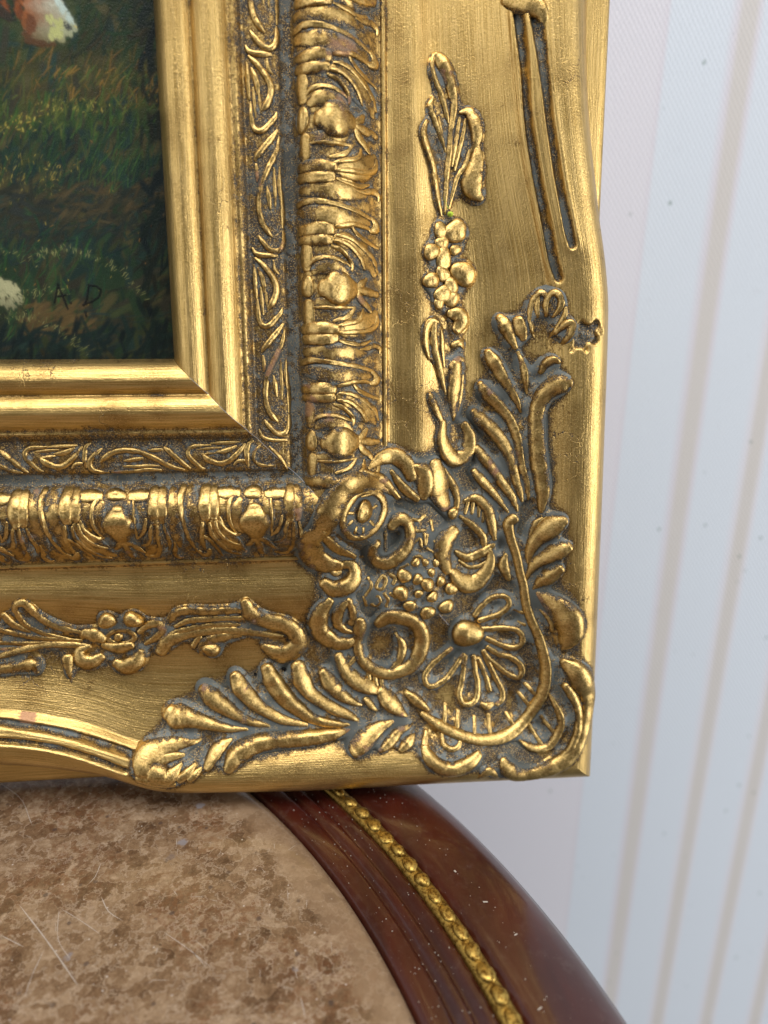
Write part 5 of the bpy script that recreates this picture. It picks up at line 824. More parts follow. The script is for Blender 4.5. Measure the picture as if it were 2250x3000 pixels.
# ---------------------------------------------------------------- the frame
frame = bpy.data.objects.new('picture_frame', None); col.objects.link(frame)
frame.matrix_world = Matrix.Translation((0, 0, ZT*S)) @ FB.to_4x4()
tag(frame, 'ornate antiqued gold picture frame with carved corner, leaning above the marble table', 'picture frame')
WX = [-1, 0, .6, 8.2, 8.5, 8.9, 9.4, 17.2, 18.2, 19.2, 20.2, 21.4, 26, 30.6, 31.4, 33.6, 34.6, 36.5, 41, 48, 57, 58.5, 59.3, 60.2, 61.5, 64]
WY = [.3, .12, .0, .06, .36, .3, .0, .12, .48, .28, .55, .62, .62, .62, .92, .92, .6, .25, .28, .48, .46, .42, .0, .46, .16, .03]
LAP = np.random.RandomState(8).uniform(-.16, .16, 64)
def rail_mesh(side, rows, tmax, ncol, name):
    """rows: list of ('d',d) | ('sc',x) | ('rm',x) | ('side',dO,w)"""
    t = np.linspace(0, 1, ncol)
    V = []; wear = []; rc = []; ag = []; bo = []
    cI = (IR_D[0], IB_D[-1]); cO = (OR_D[0], OB_D[-1])
    for r in rows:
        kind, x = r[0], r[1]
        def dd(I, O):
            return x+0*I if kind in ('d', 'in') else D0+x*(I-D0) if kind == 'sc' else I+x*(O-I) if kind == 'rm' else O+x
        dR = float(dd(np.array(cI[0]), np.array(cO[0]))); dB = float(dd(np.array(cI[1]), np.array(cO[1])))
        if side == 'R':
            v = -dB+.07+(tmax+dB)*t; u = dd(np.interp(v, IR_V, IR_D), np.interp(v, OR_V, OR_D)); al = v
            u = np.where(t == 0, dR, u)
        else:
            u = dR-.07-(tmax+dR)*t; v = -dd(np.interp(u, IB_U, IB_D), np.interp(u, OB_U, OB_D)); al = u
        if kind == 'in': w = np.full(ncol, r[2]); ss = x
        elif kind == 'd': w = np.full(ncol, np.interp(x, CORE_D, CORE_H)); ss = x
        elif kind == 'sc': w = np.full(ncol, np.interp(x, SC_X, SC_H)); ss = 61+x*40
        elif kind == 'rm': w = np.full(ncol, np.interp(x, RM_X, RM_H)); ss = 101+x*20
        else: w = np.full(ncol, r[2]); ss = 121
        hole = np.zeros(ncol)
        if kind == 'rm':
            w = w-look(CUT, u, v)
            if side == 'R':
                hole = smooth(4.4-np.hypot(u-118.6-.25*(v-8), (v-7.6)*.85)+1.1*np.sin(u*1.3+.6)*np.cos(v*1.1)+.5*look(GN, u, v), 0, 1.5)
                w = w-1.3*hole*(1+.25*look(GN2, u, v))
        bl = np.zeros(ncol)
        if side == 'B' and 101 <= ss < 104.2: bl = smooth(u+.4*np.sin(ss*9), -54.4, -54.1)*smooth(-u+.3*np.sin(ss*7), 49.4, 49.7)*.9
        bo.append(bl)
        V.append(np.stack([u, v, w], 1))
        wr = np.interp(ss, WX, WY)+0*u if ss <= 64 else .03+0*u
        if ss > 60: wr = wr+.30*smooth(look(NEAR, u, v), .03, .40)*(1+.5*look(GN, u, v))+.34*smooth(look(NEAR2, u, v), .10, .55)+.38*look(HULL, u, v)
        elif 21.4 < ss < 30.7: wr = wr+.15*smooth(look(NEAR_R, u, v), .2, .6)
        elif 34.6 < ss < 58.5: wr = wr+.34*smooth(look(NEAR_R, u, v), .1, .6)
        if 101 <= ss < 119: wr = wr+.80*look(FL, u, v)*(1+.18*look(GN, u, v))
        # dirt drawn into the corner
        if 21 < ss < 100: wr = wr+.30*smooth(20-np.abs(u-58)-0*v, 0, 18)*(np.hypot(u-60, v+60) < 40)*smooth(40-np.hypot(u-60, v+60), 0, 30)
        if kind == 'side': wr = wr+.10
        # broken patch on the rim beside the shell leaf
        if 100 < ss < 121 and side == 'R':
            wr = wr+.78*hole
        wr = wr+vary(u, v)*(.45 if ss < 21 else .8 if ss < 60 else .5)
        lap = LAP[(np.floor((al+300+4*np.sin(ss*.05))/31)+7*np.floor((ss+9)/43)).astype(int) % 64]
        ag.append(aging(u, v)+lap+.40*smooth(look(NEAR2, u, v), .02, .4)); wear.append(wr); rc.append(np.stack([al, np.full(ncol, ss), 0*al], 1))
    V = np.concatenate(V)*S; nr = len(rows)
    return mesh(name, V, grid_faces(nr, ncol, flip=(side == 'R')), True, {'wear': np.clip(np.concatenate(wear), 0, 1.3), 'rc': np.concatenate(rc), 'bole': np.concatenate(bo), 'age': np.clip(np.concatenate(ag), 0, 1), 'crack': smooth(look(GN6, V[:, 0]/S, V[:, 1]/S), .1, 1.0)})
slip_rows = [('in', -1.3, -8.8), ('in', -1.3, -6.), ('in', -1.25, -4.2)]+[('d', x) for x in np.linspace(-1.2, 20.9, 74)]
rail_rows = [('d', x) for x in np.concatenate([np.linspace(20.7, 34.6, 40), np.linspace(34.9, 58.4, 60), np.linspace(58.5, 60.6, 12)])]
rail_rows += [('sc', x) for x in np.linspace(0, 1, 100)[1:]]+[('rm', x) for x in np.concatenate([np.linspace(0, .9, 84)[1:], np.linspace(.91, 1, 12)])]
rail_rows += [('side', -.1, -11.5), ('side', -.6, -14.), ('side', -1.4, -16.5), ('side', -2.5, -18), ('side', -6, -18.3)]
slips, rails = {}, {}
for side, tm, nc in (('R', 128, 640), ('B', 98, 620)):
    slips[side] = link('slip', rail_mesh(side, slip_rows, tm, 420, 'slip'), frame, MAT['rail'])
    rails[side] = link('rail', rail_mesh(side, rail_rows, tm, nc, 'rail'), frame, MAT['rail'])
tag(slips['R'], 'smooth double-rounded gold slip beside the painting'); tag(slips['B'], 'smooth double-rounded gold slip below the painting')
tag(rails['R'], 'upright gold rail with vine band, carved leaf moulding and fluted rim'); tag(rails['B'], 'lower gold rail with vine band, carved leaf moulding and fluted rim')
# straight back rail behind the scalloped rim
def back_rail(side):
    prof = [(96, -14), (123.5, -14), (125.4, -14.4), (126.2, -15.4), (126.4, -17.5), (126.4, -27), (125, -28), (96, -28)]
    if side == 'B': prof = [(d+7, w) for d, w in prof]
    n = 160; V = []; al = []
    for d, w in prof:
        t = np.linspace(0, 1, n)
        if side == 'R': v = -(d+7)+(128+d+7)*t; u = 0*t+d; al.append(np.stack([v, 0*v+d*1.0+w*.9, 0*v], 1))
        else: u = (d-7)-(98+d-7)*t; v = 0*t-d; al.append(np.stack([u, 0*u+d+w*.9, 0*u], 1))
        V.append(np.stack([u, v, 0*u+w], 1))
    V = np.concatenate(V)*S
    me = mesh('back_rail', V, grid_faces(len(prof), n, flip=(side == 'R')), True, {'wear': np.full(len(V), .02), 'rc': np.concatenate(al), 'bole': np.zeros(len(V)), 'age': np.full(len(V), .1), 'crack': np.zeros(len(V))})
    return link('back_rail', me, frame, MAT['rail'])
back_rail('R'); back_rail('B')
# ornament grounds
def ground(key, name):
    A = GND[key]; ok = (A > HB-1.2) & (A > -30)
    step = 2
    js, is_ = np.where(ok); j0, j1, i0, i1 = js.min(), js.max(), is_.min(), is_.max()
    J = np.arange(j0, j1+1, step); I = np.arange(i0, i1+1, step)
    sub = A[np.ix_(J, I)]; okk = ok[np.ix_(J, I)]
    uu, vv = np.meshgrid(gu[I], gv[J])
    idx = np.arange(sub.size).reshape(sub.shape)
    q = okk[:-1, :-1] & okk[1:, :-1] & okk[:-1, 1:] & okk[1:, 1:]
    F = np.stack([idx[:-1, :-1][q], idx[:-1, 1:][q], idx[1:, 1:][q], idx[1:, :-1][q]], 1)
    use = np.unique(F); mp = np.full(sub.size, -1); mp[use] = np.arange(len(use))
    V = np.stack([uu.ravel()[use], vv.ravel()[use], sub.ravel()[use]], 1)
    nz = look(GN, V[:, 0], V[:, 1])
    wear = (.90 if key == 'corner' else .68)+.20*nz+.16*look(GNM, V[:, 0], V[:, 1])+.10*look(GN6, V[:, 0], V[:, 1])+.16*smooth(look(NEAR, V[:, 0], V[:, 1]), .3, .75)
    V[:, 2] += .18*nz
    me = mesh(name, V*S, mp[F], True, {'wear': wear, 'rc': np.stack([V[:, 0], V[:, 1], 0*V[:, 0]], 1), 'bole': np.zeros(len(V)), 'age': aging(V[:, 0], V[:, 1])})
    return link(name, me, frame, MAT['orn'])
owner = {'railR': rails['R'], 'railB': rails['B']}
owner['corner'] = tag(ground('corner', 'corner_ornament'), 'cast corner cartouche with acanthus leaves, flower boss and scrolls on grey ground')
owner['swagR'] = tag(ground('swagR', 'floral_swag'), 'leaf and grape swag set in the scoop of the upright rail')
owner['swagB'] = tag(ground('swagB', 'floral_swag'), 'leaf and flower swag set in the scoop of the lower rail')
NX = 11
XS = -np.cos(np.linspace(0, math.pi, NX))
def stroke(g, n, k, hf, p):
    closed = k == 'C'
    if g in ('corner', 'swagR', 'swagB'): p = p.copy(); p[:, 2] *= 1.13; hf = hf*.88
    wmax = p[:, 2].max(); step = max(.35, min(.9, wmax*.16))
    q = resample(p, closed, step)
    c, w = q[:, :2], q[:, 2]
    if closed: tg = np.roll(c, -1, 0)-np.roll(c, 1, 0)
    else:
        tg = np.gradient(c, axis=0); ln = np.concatenate([[0], np.cumsum(np.hypot(*np.diff(c, axis=0).T))])
    tg /= np.maximum(np.hypot(tg[:, 0], tg[:, 1]), 1e-6)[:, None]; nrm = np.stack([-tg[:, 1], tg[:, 0]], 1)
    r = w/2*(1+.06*rs.randn()*0)
    if not closed:                       # rounded ends
        a, b = r[0]*.75, r[-1]*.75
        # extend by a cap at both ends
        ta = np.linspace(1, .15, 5)[:, None]; tb = np.linspace(.15, 1, 5)[:, None]
        c = np.vstack([c[:1]-tg[:1]*a*ta, c, c[-1:]+tg[-1:]*b*tb]); nrm = np.vstack([np.repeat(nrm[:1], 5, 0), nrm, np.repeat(nrm[-1:], 5, 0)])
        cap = np.concatenate([np.sqrt(np.maximum(0, 1-ta[:, 0]**2))*.97+.03, np.ones(len(r)), np.sqrt(np.maximum(0, 1-tb[:, 0]**2))*.97+.03])
        r = np.concatenate([np.full(5, r[0]), r, np.full(5, r[-1])])*cap
    m = len(c); al = np.concatenate([[0], np.cumsum(np.hypot(*np.diff(c, axis=0).T))])
    wob = 1+(.10*np.sin(al*1.1+rs.rand()*6)*rs.rand()+.04*np.sin(al*2.9+rs.rand()*6))*(n != 'flute_ridge')
    skew = rs.choice([-1, 1])*rs.uniform(.1, .42) if n in ('leaf', 'acanthus_lobe', 'leaf_blade', 'shell_lobe', 'scroll', 'crescent', 'leaf_tip', 'leaf_curl', 'vine_leaf', 'flower_petal') else rs.uniform(-.12, .12)
    u = c[:, None, 0]+nrm[:, None, 0]*r[:, None]*XS[None]; v = c[:, None, 1]+nrm[:, None, 1]*r[:, None]*XS[None]
    pr = np.maximum(0, 1-np.abs(XS)**2.2)**.55*(1+skew*XS)
    base = look(HT, u, v); basec = look(HT, c[:, 0], c[:, 1])[:, None]
    e = np.abs(XS)[None]
    base = base*(.35+.65*e)+np.maximum(basec, base)*(.65*(1-e))
    w_ = base+hf*(r*wob)[:, None]*pr[None]-.28*(e > .99)
    w_ += (0 if n == 'flute_ridge' else .06)*hf*look(GN2, u, v)*np.minimum(1, r[:, None])*(1-e**4)*.7
    low = smooth(np.array(1.3-wmax), 0, 1.2)
    wear = (.64+.10*low)*e**1.9+.04*low+.05*rs.randn()+1.15*vary(u, v)+(.30 if n == 'leaf_body' else 0)
    if n == 'flute_ridge': wear = .60*e**6+.5*vary(u, v)
    V = np.stack([u, v, w_], -1).reshape(-1, 3)
    bole = np.zeros(len(V))
    if n == 'flute_ridge' and g == 'railB':
        bole = ((V[:, 0] > -54.2+.25*GN2[400, 10]) & (V[:, 0] < -49.4)).astype(float)*smooth(V[:, 1], -109.5, -108.6)
    bole = np.maximum(bole, (smooth(look(GN, V[:, 0], V[:, 1])+.5*look(GNM, V[:, 0], V[:, 1]), 2.0, 2.6).reshape(m, NX)*(1-e**2)*.55).ravel())
    F = grid_faces(m, NX)
    if closed:
        last = (m-1)*NX; F = np.vstack([F, np.stack([last+np.arange(NX-1), last+np.arange(1, NX), np.arange(1, NX), np.arange(NX-1)], 1)])
    rc = np.stack([np.repeat(al, NX), np.tile(XS, m)*wmax/2, np.zeros(m*NX)], 1)
    me = mesh(n, V*S, F[:, ::-1], True, {'wear': np.clip(wear.ravel(), 0, 1.2), 'rc': rc, 'bole': bole, 'age': aging(V[:, 0], V[:, 1])*.8})
    return link(n, me, owner[g], MAT['orn'])
def dome(g, n, k, hf, p):
    u0, v0, rx, ry = p[0]; nr, na = 9, 22
    ph = np.linspace(.04, 1, nr)[:, None]; an = np.linspace(0, 2*math.pi, na, endpoint=False)[None]
    if n in ('berry', 'grape'): hf = hf*.8
    wob = 1+.09*np.sin(2*an+rs.rand()*6)+.06*np.sin(3*an+rs.rand()*6)
    u = u0+rx*np.sin(ph*math.pi/2)*np.cos(an)*wob; v = v0+ry*np.sin(ph*math.pi/2)*np.sin(an)*wob
    base = look(HT, u, v); b0 = float(look(HT, u0, v0)); rr = min(rx, ry)
    w_ = base*ph+np.maximum(b0, base)*(1-ph)+hf*rr*np.cos(ph*math.pi/2)**.85*(1+.04*rs.randn())+0*an
    w_ += .13*hf*look(GN2, u, v)*min(1, rr)*(1-ph**4); w_ -= .25*(ph > .99)
    wear = .66*ph**4+0*an+.04*rs.randn()+.7*vary(u, v)
    V = np.stack([u, v, w_], -1).reshape(-1, 3)
    me = mesh(n, V*S, [grid_faces(nr, na, flip=True, close=True), np.array([[0, i, i+1] for i in range(1, na-1)])], True, {'wear': np.clip(wear.ravel(), 0, 1), 'rc': V, 'bole': np.zeros(len(V)), 'age': aging(V[:, 0], V[:, 1])*.8})
    return link(n, me, owner[g], MAT['orn'])
BUILD = sorted(PIECES, key=lambda p: p[1] != 'leaf_body')
nbody = sum(p[1] == 'leaf_body' for p in PIECES)
for i, pc in enumerate(BUILD):
    if i == nbody:                       # the finer carving lies on the leaf bodies
        HT0 = HT.copy()
        for g, n, k, hf, p in BUILD[:nbody]:
            for q in resample(p, False, .5):
                r = q[2]/2; i0, i1 = int((q[0]-r-RU0)/RS), int((q[0]+r-RU0)/RS)+2; j0, j1 = int((q[1]-r-RV0)/RS), int((q[1]+r-RV0)/RS)+2
                if i0 < 0 or j0 < 0 or i1 >= NU or j1 >= NV: continue
                dd2 = ((GU[j0:j1, i0:i1]-q[0])**2+(GV[j0:j1, i0:i1]-q[1])**2)/(r*r)
                HT[j0:j1, i0:i1] = np.maximum(HT[j0:j1, i0:i1], HT0[j0:j1, i0:i1]+hf*r*np.maximum(0, 1-dd2)**.55)
    (dome if pc[2] == 'D' else stroke)(*pc)
# nail holes in the corner casting
MAT['black'] = simple('nail_hole_black', (.004, .004, .004), .9)
for (u, v, r) in ((26.2, -97.4, .85), (17.0, -98.5, .5)):
    na = 14; an = np.linspace(0, 2*math.pi, na, endpoint=False); h = float(look(HT, u, v))
    V = np.vstack([np.stack([u+r*np.cos(an), v+r*np.sin(an), np.full(na, h+.30)], 1), np.stack([u+.7*r*np.cos(an), v+.7*r*np.sin(an), np.full(na, h+.12)], 1), [[u, v, h+.05]]])
    F = [grid_faces(2, na, flip=True, close=True), np.array([[na+(i+1) % na, na+i, 2*na] for i in range(na)])[:, ::-1]]
    link('nail_hole', mesh('nail_hole', V*S, F), owner['corner'], MAT['black'])
# ---------------------------------------------------------------- the painting inside the frame
PU0, PU1, PV0, PV1, PW = -78., 4., -4., 125., -8.5
PS = .17
nu, nv = int((PU1-PU0)/PS), int((PV1-PV0)/PS)
img = np.zeros((nv, nu, 3)); hgt = np.zeros((nv, nu))
PA = np.array([[-40.401843, 0.086187, -0.008665, 0.006812], [93.451215, 0.003533, -0.086343, -0.003593]])                          # picture coordinates -> mm on the panel
def pm(x, y): return (PA @ np.array([np.ones_like(x*1.), x, y, x*y*1e-3]))
rp = np.random.RandomState(11)
def rgb(c): return np.array(lin(*c)[:3])
yy = np.array([-250, 0, 90, 180, 260, 330, 400, 470, 540, 600, 660, 730, 800, 880, 950, 1010, 1080.])
cl = np.array([rgb(c) for c in [(46,52,34),(40,48,32),(44,50,32),(58,54,34),(78,70,38),(56,66,36),(38,56,40),(28,44,42),(44,42,38),(46,44,36),(34,40,38),(26,42,42),(36,52,38),(44,54,36),(40,44,34),(28,40,42),(24,36,38)]])
# inverse of pm on the raster: sample a coarse px grid
px, py = np.meshgrid(np.linspace(-420, 560, 99), np.linspace(-380, 1140, 153))
uv = pm(px.ravel(), py.ravel())
A6 = np.stack([np.ones_like(uv[0]), uv[0], uv[1], uv[0]*uv[1], uv[0]**2, uv[1]**2], 1)
ix = np.linalg.lstsq(A6, px.ravel(), rcond=None)[0]; iy = np.linalg.lstsq(A6, py.ravel(), rcond=None)[0]
UU, VV = np.meshgrid(PU0+PS*np.arange(nu), PV0+PS*np.arange(nv))
B6 = np.stack([np.ones_like(UU), UU, VV, UU*VV, UU**2, VV**2], -1)
X, Y = B6 @ ix, B6 @ iy
for c in range(3): img[..., c] = np.interp(Y, yy, cl[:, c])
def brush(x, y, ang, L, w, colr, op=.8, curve=0., h=.05):
    """one stroke, in picture px"""
    n = max(3, int(L/1.2)); t = np.linspace(-.5, .5, n); a = ang+curve*t
    xs = x+np.cumsum(np.cos(a))*L/n-np.cos(ang)*L/2; ys = y+np.cumsum(np.sin(a))*L/n-np.sin(ang)*L/2
    P = pm(xs, ys); i = ((P[0]-PU0)/PS); j = ((P[1]-PV0)/PS)
    wr = max(.6, w*.1/PS/2)
    k = int(wr+1)
    o = np.arange(-k, k+1); fade = np.sqrt(np.clip(1-(2*t)**2, 0, 1))*op
    for ii, jj, f in zip(i, j, fade):
        a0, b0 = int(ii), int(jj)
        if a0-k < 0 or b0-k < 0 or a0+k >= nu or b0+k >= nv: continue
        m = np.clip(1.15-np.hypot(o[None]+a0-ii, o[:, None]+b0-jj)/wr, 0, 1)*f
        sl = (slice(b0-k, b0+k+1), slice(a0-k, a0+k+1))
        img[sl] = img[sl]*(1-m[..., None])+colr*m[..., None]
        hgt[sl] = np.maximum(hgt[sl]*(1-.3*m), h*m)
def zone(x0, x1, y0, y1, n, cols, ang, dang, L, w, op, h=.05, curve=.4):
    for _ in range(n):
        c = rgb(cols[rp.randint(len(cols))])*rp.uniform(.75, 1.25)
        brush(rp.uniform(x0, x1), rp.uniform(y0, y1), ang+rp.randn()*dang, L*rp.uniform(.5, 1.5), w*rp.uniform(.6, 1.4), c, op, curve*rp.randn(), h)
UPW = -math.pi/2
zone(-300, 540, -250, 1100, 900, [(30,44,36),(44,56,34),(38,40,34),(26,38,40),(56,50,34)], UPW+.3, .5, 70, 10, .35)
zone(-300, 540, -250, 1100, 500, [(40,56,40),(58,62,40),(52,48,40),(34,50,48),(70,62,42)], UPW+.4, .7, 90, 22, .30, .03)
zone(200, 520, -200, 150, 160, [(32,50,34),(48,54,34),(30,38,34),(54,46,32)], -.7, .5, 70, 8, .4)
zone(-300, 500, 140, 300, 260, [(92,76,40),(70,72,38),(112,80,42),(48,58,34),(60,50,36)], UPW+.35, .35, 60, 5, .45)
zone(150, 470, 190, 300, 90, [(120,88,46),(134,96,48),(90,84,44),(70,84,42)], UPW+.4, .4, 34, 5, .5)
zone(-300, 480, 270, 390, 260, [(60,84,40),(48,70,36),(40,60,38),(84,88,44)], UPW+.2, .35, 46, 5, .5)
zone(-300, 110, 320, 375, 130, [(168,140,66),(140,120,54),(186,160,84)], UPW+.5, .8, 11, 4, .5, .10)
zone(90, 320, 280, 325, 70, [(160,140,70),(120,116,58),(180,156,84)], UPW+.3, .6, 11, 3, .45, .10)
zone(-300, 480, 380, 560, 330, [(26,46,46),(30,52,42),(40,64,40),(22,36,42),(50,56,40)], UPW+.25, .3, 60, 5, .45)
zone(220, 420, 410, 560, 60, [(52,82,44),(64,90,46),(84,86,44)], UPW+.3, .3, 60, 3, .5)
zone(-100, 170, 440, 580, 120, [(150,128,60),(120,104,56),(170,146,80),(96,96,52)], UPW+.15, .3, 14, 2.6, .5, .10)
zone(110, 240, 460, 600, 26, [(168,140,74),(150,120,60)], UPW+.6, .8, 12, 3, .55, .1)
zone(-300, 490, 540, 680, 240, [(52,48,38),(46,46,40),(60,52,40),(36,42,40),(40,42,42)], .1, .6, 60, 12, .35)
zone(150, 490, 520, 640, 70, [(70,58,42),(78,62,44),(60,52,40)], -.5, .5, 50, 9, .3)
zone(-300, 490, 640, 780, 200, [(28,40,44),(34,48,44),(30,54,42),(46,46,40)], UPW+.6, .6, 60, 6, .45)
zone(-300, 300, 700, 1000, 240, [(44,74,42),(52,80,44),(36,60,42),(64,66,40)], UPW+.2, .4, 50, 5, .45)
zone(80, 260, 890, 990, 70, [(92,70,44),(84,64,44),(104,80,52)], -.5, .4, 50, 11, .3)
zone(250, 500, 900, 1060, 70, [(60,62,46),(44,52,48),(34,48,50)], -.3, .2, 60, 5, .35)
zone(410, 540, -150, 1090, 170, [(20,30,28),(26,34,32),(18,28,32),(34,34,28)], UPW+.2, .4, 70, 14, .35, .03)  # shadow of the slip's lip, painted as dark strokes down the right edge
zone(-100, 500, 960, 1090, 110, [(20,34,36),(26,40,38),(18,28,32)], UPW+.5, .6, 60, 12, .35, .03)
for x0, y0, x1, y1, n, bow in ((100,740,425,865,110,-60),(20,870,200,860,70,-10),(0,930,250,1050,120,-40),(-200,700,100,760,40,-20)):
    for i in range(n):
        t = rp.rand(); x = x0+(x1-x0)*t+rp.randn()*8; y = y0+(y1-y0)*t+bow*4*t*(1-t)+rp.randn()*9
        brush(x, y, UPW+(t-.3)*1.6+rp.randn()*.3, rp.uniform(6, 22), rp.uniform(1.6, 3), rgb([(168,158,104),(120,118,74),(86,98,62),(184,170,120)][rp.randint(4)]), .5, 0, .10)
for i in range(60): brush(rp.uniform(-250, 480), rp.uniform(120, 1000), UPW+rp.randn()*.4, rp.uniform(6, 16), rp.uniform(2, 4), rgb([(180,150,74),(150,100,54),(120,70,46)][rp.randint(3)]), .5, 0, .1)
# the animal's muzzle at the top and a pale foot at the left edge
zone(-120, 70, -160, 40, 150, [(138,72,38),(112,58,34),(150,82,46),(70,42,30)], 1.2, .3, 40, 9, .6)
zone(-300, 20, 20, 90, 60, [(44,40,36),(54,40,34)], .3, .4, 60, 10, .6)
def fill(poly, cfun, n, L, w, ang):
    p = np.array(poly, float); lo, hi = p.min(0), p.max(0)
    k = 0
    while k < n:
        x, y = rp.uniform(lo, hi); ins = False
        for a in range(len(p)):
            x1, y1 = p[a]; x2, y2 = p[a-1]
            if (y1 > y) != (y2 > y) and x < (x2-x1)*(y-y1)/(y2-y1)+x1: ins = not ins
        if ins: brush(x, y, ang+rp.randn()*.3, L*rp.uniform(.5, 1.2), w*rp.uniform(.7, 1.3), cfun(x, y)*rp.uniform(.9, 1.1), .6, .3); k += 1
def mz(x, y):
    t = np.clip((x-62)/135+.12*np.sin(y*.09), 0, 1); s = np.clip((y-10)/115, 0, 1)
    a = rgb((158,84,46))*(1-t)+rgb((188,186,178))*t; b = rgb((78,54,38))*(1-t)+rgb((150,140,104))*t
    return a*(1-s)+b*s
fill([(60,-20),(140,-40),(165,0),(195,45),(215,78),(200,95),(172,112),(130,122),(90,120),(62,100),(58,60),(70,30)], mz, 420, 24, 9, 1.0)
fill([(130,40),(172,60),(176,100),(150,114),(122,98)], lambda x, y: rgb((182,172,118)), 26, 22, 9, 1.2)
fill([(60,75),(80,110),(130,120),(150,125),(110,132),(70,122)], lambda x, y: rgb((84,54,36)), 60, 22, 7, .3)
fill([(76,40),(96,60),(90,96),(70,90)], lambda x, y: rgb((104,60,40)), 30, 22, 8, 1.2)
fill([(140,-30),(165,-10),(200,50),(212,72),(190,60),(160,20)], lambda x, y: rgb((186,190,192)), 34, 22, 6, .9)
fill([(178,62),(196,68),(205,82),(190,86),(178,76)], lambda x, y: rgb((52,52,58)), 50, 8, 4, .6)
brush(213, 76, .6, 14, 3, rgb((214,176,84)), .9)
fill([(-40,800),(10,812),(40,835),(58,870),(52,898),(20,905),(-40,880)], lambda x, y: rgb((182,168,136))*(1-.5*np.clip((y-860)/40, 0, 1)), 160, 20, 7, .9)
# the painter's initials
for a, b in (((162,830),(190,903)),((162,830),(152,885)),((160,868),(186,862)),((253,830),(248,874)),((248,874),(238,896)),((251,832),(276,835)),((276,835),(289,846)),((289,846),(284,868)),((284,868),(262,884)),((262,884),(236,893)),((242,912),(246,930)),((198,886),(202,889))):
    dx, dy = b[0]-a[0], b[1]-a[1]
    for _ in range(3): brush((a[0]+b[0])/2, (a[1]+b[1])/2, math.atan2(dy, dx), math.hypot(dx, dy)*1.15, 6.0, rgb((10,12,14)), .95, 0, .1)
def soft(A, s):
    r = int(3*s+1); kk = np.exp(-.5*(np.arange(-r, r+1)/s)**2); kk /= kk.sum()
    for ax in (0, 1):
        P_ = np.pad(A, [(r, r) if a_ == ax else (0, 0) for a_ in range(A.ndim)], mode='edge'); B_ = np.zeros_like(A)
        for i_, w_ in enumerate(kk): B_ += w_*(P_[i_:i_+A.shape[0]] if ax == 0 else P_[:, i_:i_+A.shape[1]])
        A = B_
    return A
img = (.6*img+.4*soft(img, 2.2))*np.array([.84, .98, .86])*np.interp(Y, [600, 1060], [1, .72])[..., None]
hg = hgt+.018*rp.randn(nv, nu)
V = np.stack([UU, VV, PW+hg], -1).reshape(-1, 3)*S
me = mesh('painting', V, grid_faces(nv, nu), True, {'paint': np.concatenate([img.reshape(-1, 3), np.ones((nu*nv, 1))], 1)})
m = NT('oil_paint'); mm = m.vmul(m.n('ShaderNodeTexCoord').outputs['Object'], (1000, 1000, 1000))
bn = m.noise(m.vmul(mm, (3.2, .9, 1)), 1.2, 3)
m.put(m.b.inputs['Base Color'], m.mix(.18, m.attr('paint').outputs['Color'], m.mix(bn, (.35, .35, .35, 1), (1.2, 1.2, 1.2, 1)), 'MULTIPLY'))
m.b.inputs['Roughness'].default_value = .40; m.b.inputs['Specular IOR Level'].default_value = .22
m.l(m.bump(bn, .7, .00014), m.b.inputs['Normal'])
painting = link('painting', me, None, m.m); painting.matrix_world = frame.matrix_world.copy()
tag(painting, 'dark green oil painting with a brown and white muzzle over grass, inside the frame', 'painting')
# a crumb of green plant caught above the grapes
V = []; 
for i, (z, r) in enumerate(((0, .35), (.5, .62), (1.0, .5), (1.3, .05))):
    an = np.linspace(0, 2*math.pi, 10, endpoint=False); V.append(np.stack([r*np.cos(an), r*np.sin(an)*.85, np.full(10, z)], 1))
V.append(np.array([[-.5, .9, .9], [-.4, 1.0, .9], [-1.6, 3.0, 1.4]])*1.); V = np.vstack(V)
sp = link('plant_crumb', mesh('plant_crumb', V*S, [grid_faces(4, 10, close=True), np.array([[40, 41, 42]])]), None, simple('fresh_green', (.45, .62, .05), .5))
sp.matrix_world = frame.matrix_world @ Matrix.Translation((79.05*S, 42.6*S, (float(look(HT, 79.05, 42.6))+.8)*S)) @ Matrix.Scale(1.5, 4)
tag(sp, 'tiny bright green plant crumb caught above the grapes on the frame', 'plant crumb')
# ---------------------------------------------------------------- table
TC = (-165*S, -156*S); TS = 1.0257
TC2 = ((36.82-201.82*TS)*S, (-210.41+54.41*TS)*S)
table = bpy.data.objects.new('table', None); col.objects.link(table); table.location = (TC2[0], TC2[1], 0); table.scale = (TS, TS, TS)
tag(table, 'round mahogany table with brown marble top and brass beaded edge under the frame', 'table')
def lathe(name, prof, parent, mat, n=720):
    an = np.linspace(0, 2*math.pi, n, endpoint=False)
    V = np.concatenate([np.stack([r*np.cos(an), r*np.sin(an), np.full(n, z)], 1) for r, z in prof])*S
    return link(name, mesh(name, V, grid_faces(len(prof), n, flip=True, close=True)), parent, mat)
m = NT('brown_marble'); oc = m.n('ShaderNodeTexCoord').outputs['Object']; mm = m.vmul(oc, (1000, 1000, 1000))
n1 = m.noise(mm, .028, 3, .6); n2 = m.noise(mm, .13, 7, .74); n3 = m.noise(mm, .9, 4, .72); n4 = m.noise(mm, .5, 3, .6)
w1 = m.n('ShaderNodeVectorMath', operation='ADD'); m.l(mm, w1.inputs[0]); nn = m.n('ShaderNodeTexNoise'); m.l(mm, nn.inputs['Vector']); nn.inputs['Scale'].default_value = .5; nn.inputs['Detail'].default_value = 3
m.l(m.vmul(nn.outputs['Color'], (3.2, 3.2, 3.2)), w1.inputs[1])
v1 = m.voro(w1.outputs[0], .21); cell = m.n('ShaderNodeSeparateColor'); m.l(v1.outputs['Color'], cell.inputs[0])
